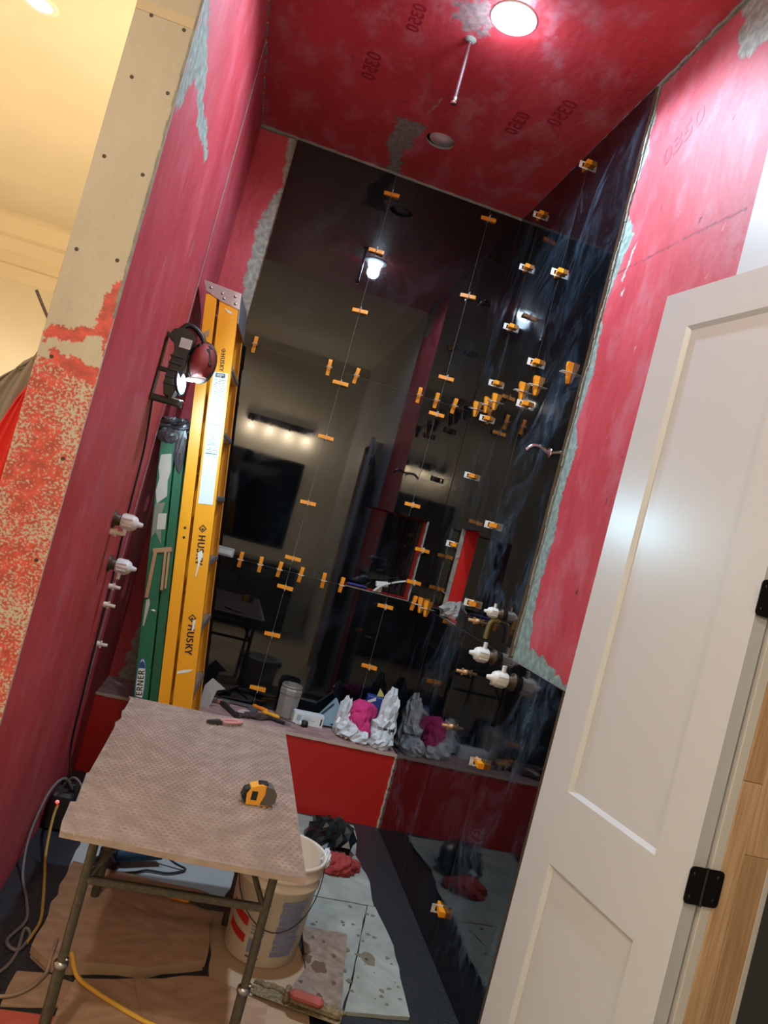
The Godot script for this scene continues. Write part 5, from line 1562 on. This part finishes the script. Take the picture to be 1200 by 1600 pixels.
	for k in 19: arc.append(Vector3(0.158 * cos(PI * k / 18.0), 0.335 - 0.19 * sin(PI * k / 18.0), 0.162 * sin(PI * k / 18.0) + 0.0))
	tube(st, arc, 0.0022, 6)
	obj(st, "wire_handle", mats.dull_steel, t)
	for s: float in [-1.0, 1.0]:
		st = tool()
		lathe(st, [Vector2(0.018, 0), Vector2(0.018, 0.008), Vector2(0, 0.01)], 16, Transform3D(Basis(Vector3.UP * s, Vector3.RIGHT * s, Vector3.FORWARD), Vector3(0.150 * s, 0.335, 0)))
		obj(st, "handle_boss", pail, t)
	# torn white liner over the rim
	st = tool()
	lump(st, Vector3(0.158, 0.345, -0.02), Vector3(0.014, 0.03, 0.03), 0.5, 1.2, 61, 20, -1e9, 0.0, true)
	obj(st, "liner_edge", mats.bag_film, t)
	# ---- black bag and red rag on the far board
	t = thing("trash_bag", "glossy black plastic bag lying on the cement board near the bench", "bag", Vector3(0.845, 0.0135, 0.79))
	st = tool()
	lump(st, Vector3(0, 0.06, 0), Vector3(0.095, 0.08, 0.11), 0.45, 0.8, 71, 22, 0.001, 0.4, true)
	obj(st, "film", mat("black_film", rgb(24, 30, 30), 0.22), t)
	t = thing("red_rag", "dark red rag spilling from under the black bag", "rag", Vector3(0.86, 0.0135, 0.99))
	st = tool()
	lump(st, Vector3(0, 0.02, 0), Vector3(0.075, 0.045, 0.06), 0.5, 1.2, 73, 36, 0.001)
	lump(st, Vector3(0.075, 0.012, -0.03), Vector3(0.04, 0.03, 0.03), 0.5, 1.2, 75, 28, 0.001)
	obj(st, "folds", mat("rag_red", rgb(150, 52, 50), 0.9), t)
	# ---- trowel on a dusty board in front of the bucket
	t = thing("tile_offcut", "dusty brown board with mortar stains in front of the bucket", "board", Vector3(0.68, 0.0145, 1.78))
	st = tool()
	sheet(st, [Vector2(0.655, 1.53), Vector2(0.835, 1.54), Vector2(0.735, 2.065), Vector2(0.55, 1.985), Vector2(0.645, 1.80)], 0.0145, 0.026, 0.002, 3)
	wobj(st, "board", mats.dusty_board, t)
	st = tool()
	for q in [[0.70, 1.78, 0.035], [0.655, 1.74, 0.026], [0.73, 1.62, 0.010], [0.76, 1.70, 0.012], [0.69, 1.60, 0.009], [0.74, 1.86, 0.012], [0.62, 1.88, 0.010], [0.68, 1.94, 0.013]]:
		var poly := []
		for j in 12: poly.append(Vector2(q[0], q[1]) + Vector2(cos(TAU * j / 12), 1.3 * sin(TAU * j / 12)) * q[2] * rng.randf_range(0.5, 1.0))
		sheet(st, poly, 0.0258, 0.0268)
	var sn := wobj(st, "mortar_stain", mat("stain_brown", rgb(96, 74, 58), 0.95), t)
	sn.set_meta("kind", "stuff")
	t = thing("notched_trowel", "mortar-caked notched trowel at the bottom by the table leg", "trowel", Vector3(0.60, 0.027, 2.0))
	t.rotation.y = -0.33
	var olive := grained("caked_mortar", rgb(150, 134, 100), rgb(92, 80, 60), 0.95, 12.0, Vector3.ONE * 6.0, 87, 4.0)
	st = tool()
	box(st, Vector3(-0.15, 0.0, -0.035), Vector3(0.15, 0.004, 0.035), 0.001)
	for k in 12: box(st, Vector3(-0.148 + k * 0.025, 0.0, -0.05), Vector3(-0.136 + k * 0.025, 0.004, -0.035))
	for k in 3: box(st, Vector3(-0.162, 0.0, -0.033 + k * 0.025), Vector3(-0.15, 0.004, -0.021 + k * 0.025))
	obj(st, "blade", olive, t)
	st = tool()
	for k in 14: lump(st, Vector3(-0.14 + k * 0.0215, 0.006, -0.028 + 0.006 * sin(k * 2.0)), Vector3(0.016, 0.008, 0.010), 0.5, 1.2, 80 + k, 10)
	obj(st, "mortar_crust", olive, t)
	st = tool()
	box(st, Vector3(-0.03, 0.004, 0.0), Vector3(0.145, 0.030, 0.024), 0.007)
	box(st, Vector3(-0.05, 0.004, -0.006), Vector3(-0.03, 0.05, 0.03), 0.006)
	obj(st, "tang", olive, t)
	st = tool()
	box(st, Vector3(-0.03, 0.03, 0.015), Vector3(0.085, 0.062, 0.05), 0.012)
	obj(st, "grip", mat("grip_red", rgb(156, 78, 70), 0.7), t)
	# ---- grinder and bits under the table
	t = thing("angle_grinder", "blue and black angle grinder under the folding table", "grinder", Vector3(-0.03, 0.015, 1.26))
	t.rotation.y = 0.35
	st = tool()
	lathe(st, [Vector2(0, -0.11), Vector2(0.024, -0.105), Vector2(0.028, -0.04), Vector2(0.034, 0.03), Vector2(0.034, 0.075), Vector2(0.026, 0.085), Vector2(0, 0.085)], 18, Transform3D(Basis(Vector3.BACK, PI / 2), Vector3(0, 0.045, 0)))
	obj(st, "body", mat("tool_blue", rgb(30, 62, 86), 0.5), t)
	st = tool()
	box(st, Vector3(-0.145, 0.012, -0.026), Vector3(-0.085, 0.072, 0.026), 0.01)
	tube(st, [Vector3(-0.115, 0.045, 0.02), Vector3(-0.115, 0.05, 0.11)], 0.014, 12)
	obj(st, "gear_head", mats.black_plastic, t)
	st = tool()
	lathe(st, [Vector2(0, 0.0), Vector2(0.058, 0.0), Vector2(0.058, 0.004), Vector2(0, 0.005)], 26, Transform3D(Basis(), Vector3(-0.115, 0.004, 0)))
	obj(st, "disc", mats.dull_steel, t)
	st = tool()
	tube(st, smooth_path([Vector3(0.11, 0.045, 0), Vector3(0.16, 0.02, 0.03), Vector3(0.20, 0.008, 0.06), Vector3(0.12, 0.007, 0.085), Vector3(0.04, 0.007, 0.06), Vector3(-0.02, 0.007, 0.075), Vector3(-0.12, 0.007, 0.07), Vector3(-0.17, 0.008, 0.0), Vector3(-0.16, 0.008, -0.10)], 6), 0.0045, 7)
	obj(st, "lead", mats.black_rubber, t)
	t = thing("putty_knife", "putty knife with orange handle on the cardboard under the table", "knife", Vector3(0.165, 0.0405, 1.52))
	t.rotation.y = -0.18
	st = tool()
	box(st, Vector3(-0.05, 0.0, -0.012), Vector3(0.045, 0.020, 0.012), 0.006)
	obj(st, "handle", mats.orange_plastic, t)
	st = tool()
	prism(st, V2([[0.045, -0.008], [0.10, -0.02], [0.135, -0.022], [0.135, 0.022], [0.10, 0.02], [0.045, 0.008]]), 0.0015, Transform3D(Basis(Vector3.RIGHT, Vector3.FORWARD, Vector3.UP), Vector3(0, 0.006, 0)))
	obj(st, "blade", mats.dull_steel, t)
	# ---- cords
	var grey := mat("cord_grey", rgb(112, 104, 98), 0.6)
	var yel := mat("cord_yellow", rgb(176, 138, 62), 0.55)
	var cords := [
		["grey_cord", "grey cord looping down the left wall onto the black floor", grey, [[-0.36, 0.16, 1.02], [-0.40, 0.24, 1.10], [-0.43, 0.22, 1.22], [-0.44, 0.10, 1.34], [-0.41, 0.012, 1.46], [-0.35, 0.007, 1.62], [-0.32, 0.007, 1.74], [-0.345, 0.007, 1.86], [-0.30, 0.007, 1.90], [-0.285, 0.008, 1.82], [-0.31, 0.016, 1.80], [-0.30, 0.007, 1.93], [-0.33, 0.007, 2.03], [-0.42, 0.007, 2.10]], 0.0055],
		["extension_cord", "yellow cord drooping from the outlet box to the cardboard", yel, [[-0.40, 0.12, 0.98], [-0.40, 0.10, 1.12], [-0.37, 0.03, 1.30], [-0.33, 0.008, 1.46], [-0.295, 0.008, 1.62], [-0.275, 0.008, 1.74], [-0.285, 0.008, 1.86]], 0.006],
		["grey_cord", "pale cord crossing the small cardboard flap at the lower left", mat("cord_pale", rgb(150, 128, 104), 0.6), [[-0.40, 0.009, 2.13], [-0.28, 0.015, 2.13], [-0.225, 0.015, 2.09], [-0.20, 0.016, 2.04], [-0.19, 0.016, 2.00], [-0.193, 0.047, 1.96], [-0.195, 0.047, 1.88]], 0.006],
		["yellow_strap", "bright yellow strap lying across the torn cardboard", mat("strap_yellow", rgb(214, 166, 62), 0.5), [[-0.135, 0.046, 1.94], [-0.10, 0.040, 2.03], [-0.037, 0.037, 2.085], [0.087, 0.037, 2.165], [0.16, 0.037, 2.20], [0.259, 0.037, 2.225], [0.33, 0.037, 2.26]], 0.007],
		["yellow_strap", "thin orange cord at the near left corner under the table", mat("cord_orange", rgb(150, 84, 50), 0.6), [[-0.19, 0.06, 1.40], [-0.17, 0.045, 1.48], [-0.18, 0.045, 1.60]], 0.004]]
	for q in cords:
		st = tool()
		tube(st, smooth_path(q[3].map(func(v): return Vector3(v[0], v[1], v[2])), 7), q[4], 8)
		var o := obj(st, q[0] if q[4] != 0.004 else "orange_cord", q[2])
		tag(o, q[1], "cord" if q[0] != "yellow_strap" or q[4] == 0.004 else "strap")
	# outlet box with a small red pilot lamp
	t = thing("outlet_box", "dark outlet box with red pilot lamp at the left wall", "outlet box", Vector3(-0.395, 0.0, 1.0))
	st = tool()
	box(st, Vector3(-0.045, 0.0, -0.09), Vector3(0.045, 0.16, 0.07), 0.012)
	obj(st, "case", mat("box_dark", rgb(44, 38, 38), 0.55), t)
	st = tool()
	lathe(st, [Vector2(0, 0.008), Vector2(0.006, 0.006), Vector2(0.009, 0)], 14, Transform3D(Basis(Vector3.RIGHT, Vector3.BACK, Vector3.DOWN), Vector3(-0.012, 0.125, 0.0705)))
	obj(st, "pilot_lamp", glow("pilot_red", Color(1.0, 0.20, 0.05), 0.7), t)
	st = tool()
	tube(st, smooth_path([Vector3(-0.02, 0.155, -0.02), Vector3(0.02, 0.21, 0.0), Vector3(0.07, 0.17, 0.02), Vector3(0.09, 0.06, 0.03)], 6), 0.006, 8)
	obj(st, "lead", grey, t)
	for k in 3:
		st = tool()
		box(st, Vector3(-0.03 + 0.025 * k, 0.16, -0.05 + 0.03 * k), Vector3(-0.008 + 0.025 * k, 0.195, -0.025 + 0.03 * k), 0.004)
		obj(st, "plug", mats.black_plastic, t)

func door_side() -> void:
	var wp: Material = mats.white_paint
	# right wall beyond the shower, doorway, dark closet behind it
	struct_box("wall_entry", Vector3(XR, 0, 2.43), Vector3(XR + 0.064, H, 2.998), wp)
	struct_box("wall_entry", Vector3(XR, 2.47, 2.998), Vector3(XR + 0.064, H, 3.66), wp)
	struct_box("wall_entry", Vector3(XR, 0, 3.66), Vector3(XR + 0.064, H, 5.6), wp)
	var cp := mat("closet_paint", rgb(128, 134, 142), 0.8)
	struct_box("wall_closet", Vector3(4.5, 0, 2.4), Vector3(4.6, 2.7, 5.6), cp)
	struct_box("wall_closet", Vector3(XR + 0.064, 0, 2.43), Vector3(4.6, 2.7, 2.5), cp)
	struct_box("wall_closet", Vector3(XR + 0.064, 0, 5.5), Vector3(4.6, 2.7, 5.6), cp)
	struct_box("ceiling_closet", Vector3(XR + 0.064, 2.7, 2.4), Vector3(4.6, 2.8, 5.6), cp)
	# raw pine jamb
	var jamb := thing("door_2", "", "", Vector3(1.2, 0, 3.02))
	tag(jamb, "raw pine door jamb with white edges at the right", "", "", "structure")
	var st := tool()
	box(st, Vector3(1.154, 0, 2.985), Vector3(1.20, 1.27, 3.02), 0.0008)
	box(st, Vector3(1.201, 1.12, 2.985), Vector3(1.262, 2.46, 3.02), 0.0008)
	wobj(st, "jamb_board", mats.bare_pine, jamb)
	st = tool()
	box(st, Vector3(1.201, 0, 2.985), Vector3(1.262, 1.119, 3.02), 0.0008)
	box(st, Vector3(1.154, 1.271, 2.985), Vector3(1.20, 2.46, 3.02), 0.0008)
	wobj(st, "jamb_board", mats.bare_pine_dark, jamb)
	st = tool()
	box(st, Vector3(1.131, 0, 2.985), Vector3(1.154, 2.47, 3.018), 0.001)
	box(st, Vector3(1.262, 0, 2.985), Vector3(1.276, 2.47, 3.020), 0.001)
	wobj(st, "jamb_edge", wp, jamb)
	st = tool()
	box(st, Vector3(1.131, 0, 3.64), Vector3(1.276, 2.46, 3.66), 0.001)
	box(st, Vector3(1.131, 2.45, 3.0), Vector3(1.276, 2.47, 3.66), 0.001)
	wobj(st, "jamb_board", mats.bare_pine, jamb)
	# white two-panel door folded back towards the shower
	var p0 := Vector3(1.0, 0.012, 2.462)
	var ang := atan2(0.15584557, 0.98778143)
	var t := thing("door_1", "white two-panel door folded back beside the tiles", "", p0)
	tag(t, "white two-panel door folded back beside the tiles", "", "", "structure")
	# own x runs from the free edge to the hinges, own z out of the face we see
	t.basis = Basis(Vector3(sin(ang), 0, cos(ang)), Vector3.UP, Vector3(-cos(ang), 0, sin(ang)))
	var dp := mat("door_white", rgb(188, 192, 197), 0.3)
	var W := 0.561
	var T := 0.036
	var Ht := 2.428
	var parts := [["stile", 0.0, 0.115, 0.0, Ht], ["stile", W - 0.105, W, 0.0, Ht], ["rail", 0.115, W - 0.105, Ht - 0.11, Ht], ["rail", 0.115, W - 0.105, 0.84, 1.032], ["rail", 0.115, W - 0.105, 0.0, 0.22]]
	for q in parts:
		st = tool()
		box(st, Vector3(q[1], q[3], -T), Vector3(q[2], q[4], 0), 0.0)
		obj(st, q[0], dp, t)
	for q in [[0.22, 0.84], [1.032, Ht - 0.11]]:
		st = tool()
		box(st, Vector3(0.115, q[0], -T + 0.012), Vector3(W - 0.105, q[1], -0.011))
		# sloped sticking round the panel
		var a := [Vector2(0.115, q[0]), Vector2(W - 0.105, q[0]), Vector2(W - 0.105, q[1]), Vector2(0.115, q[1])]
		var cx := Vector2(W / 2, (q[0] + q[1]) / 2)
		for k in 4:
			var u: Vector2 = a[k]
			var v: Vector2 = a[(k + 1) % 4]
			var ui: Vector2 = u + Vector2(signf(cx.x - u.x), signf(cx.y - u.y)) * 0.010
			var vi: Vector2 = v + Vector2(signf(cx.x - v.x), signf(cx.y - v.y)) * 0.010
			face(st, [Vector3(u.x, u.y, 0), Vector3(v.x, v.y, 0), Vector3(vi.x, vi.y, -0.0109), Vector3(ui.x, ui.y, -0.0109)], Vector3.BACK)
		obj(st, "panel", dp, t)
	# black hinges: one leaf on the door's edge, one on the jamb
	for y in [0.25, 1.026, 1.64, 2.25]:
		st = tool()
		var out := []
		for c in [[1, 1], [-1, 1], [-1, -1], [1, -1]]:
			for k in 5:
				var aa := atan2(c[1], c[0]) - PI / 4 + PI / 2 * k / 4.0
				out.append(Vector2(c[0] * (0.041 - 0.010) + 0.010 * cos(aa), c[1] * (0.039 - 0.010) + 0.010 * sin(aa)))
		prism(st, out, 0.002, Transform3D(Basis(), Vector3(1.121, y + 0.012, 3.0215)))
		var hg := wobj(st, "hinge", mat("hinge_black", rgb(12, 12, 13), 0.4), jamb)
		st = tool()
		tube(st, [Vector3(1.121, y - 0.028, 3.0235), Vector3(1.121, y + 0.052, 3.0235)], 0.0035, 10)
		obj(st, "knuckle", mats.hinge_black, hg)
		for q in [[-0.028, -0.024], [-0.028, 0.024], [0.028, -0.024], [0.028, 0.024]]:
			st = tool()
			lathe(st, [Vector2(0, 0.0012), Vector2(0.003, 0.001), Vector2(0.004, 0)], 8, Transform3D(Basis(Vector3.RIGHT, Vector3.BACK, Vector3.DOWN), Vector3(1.121 + q[0], y + 0.012 + q[1], 3.0235)))
			obj(st, "screw", mats.hinge_black, hg)
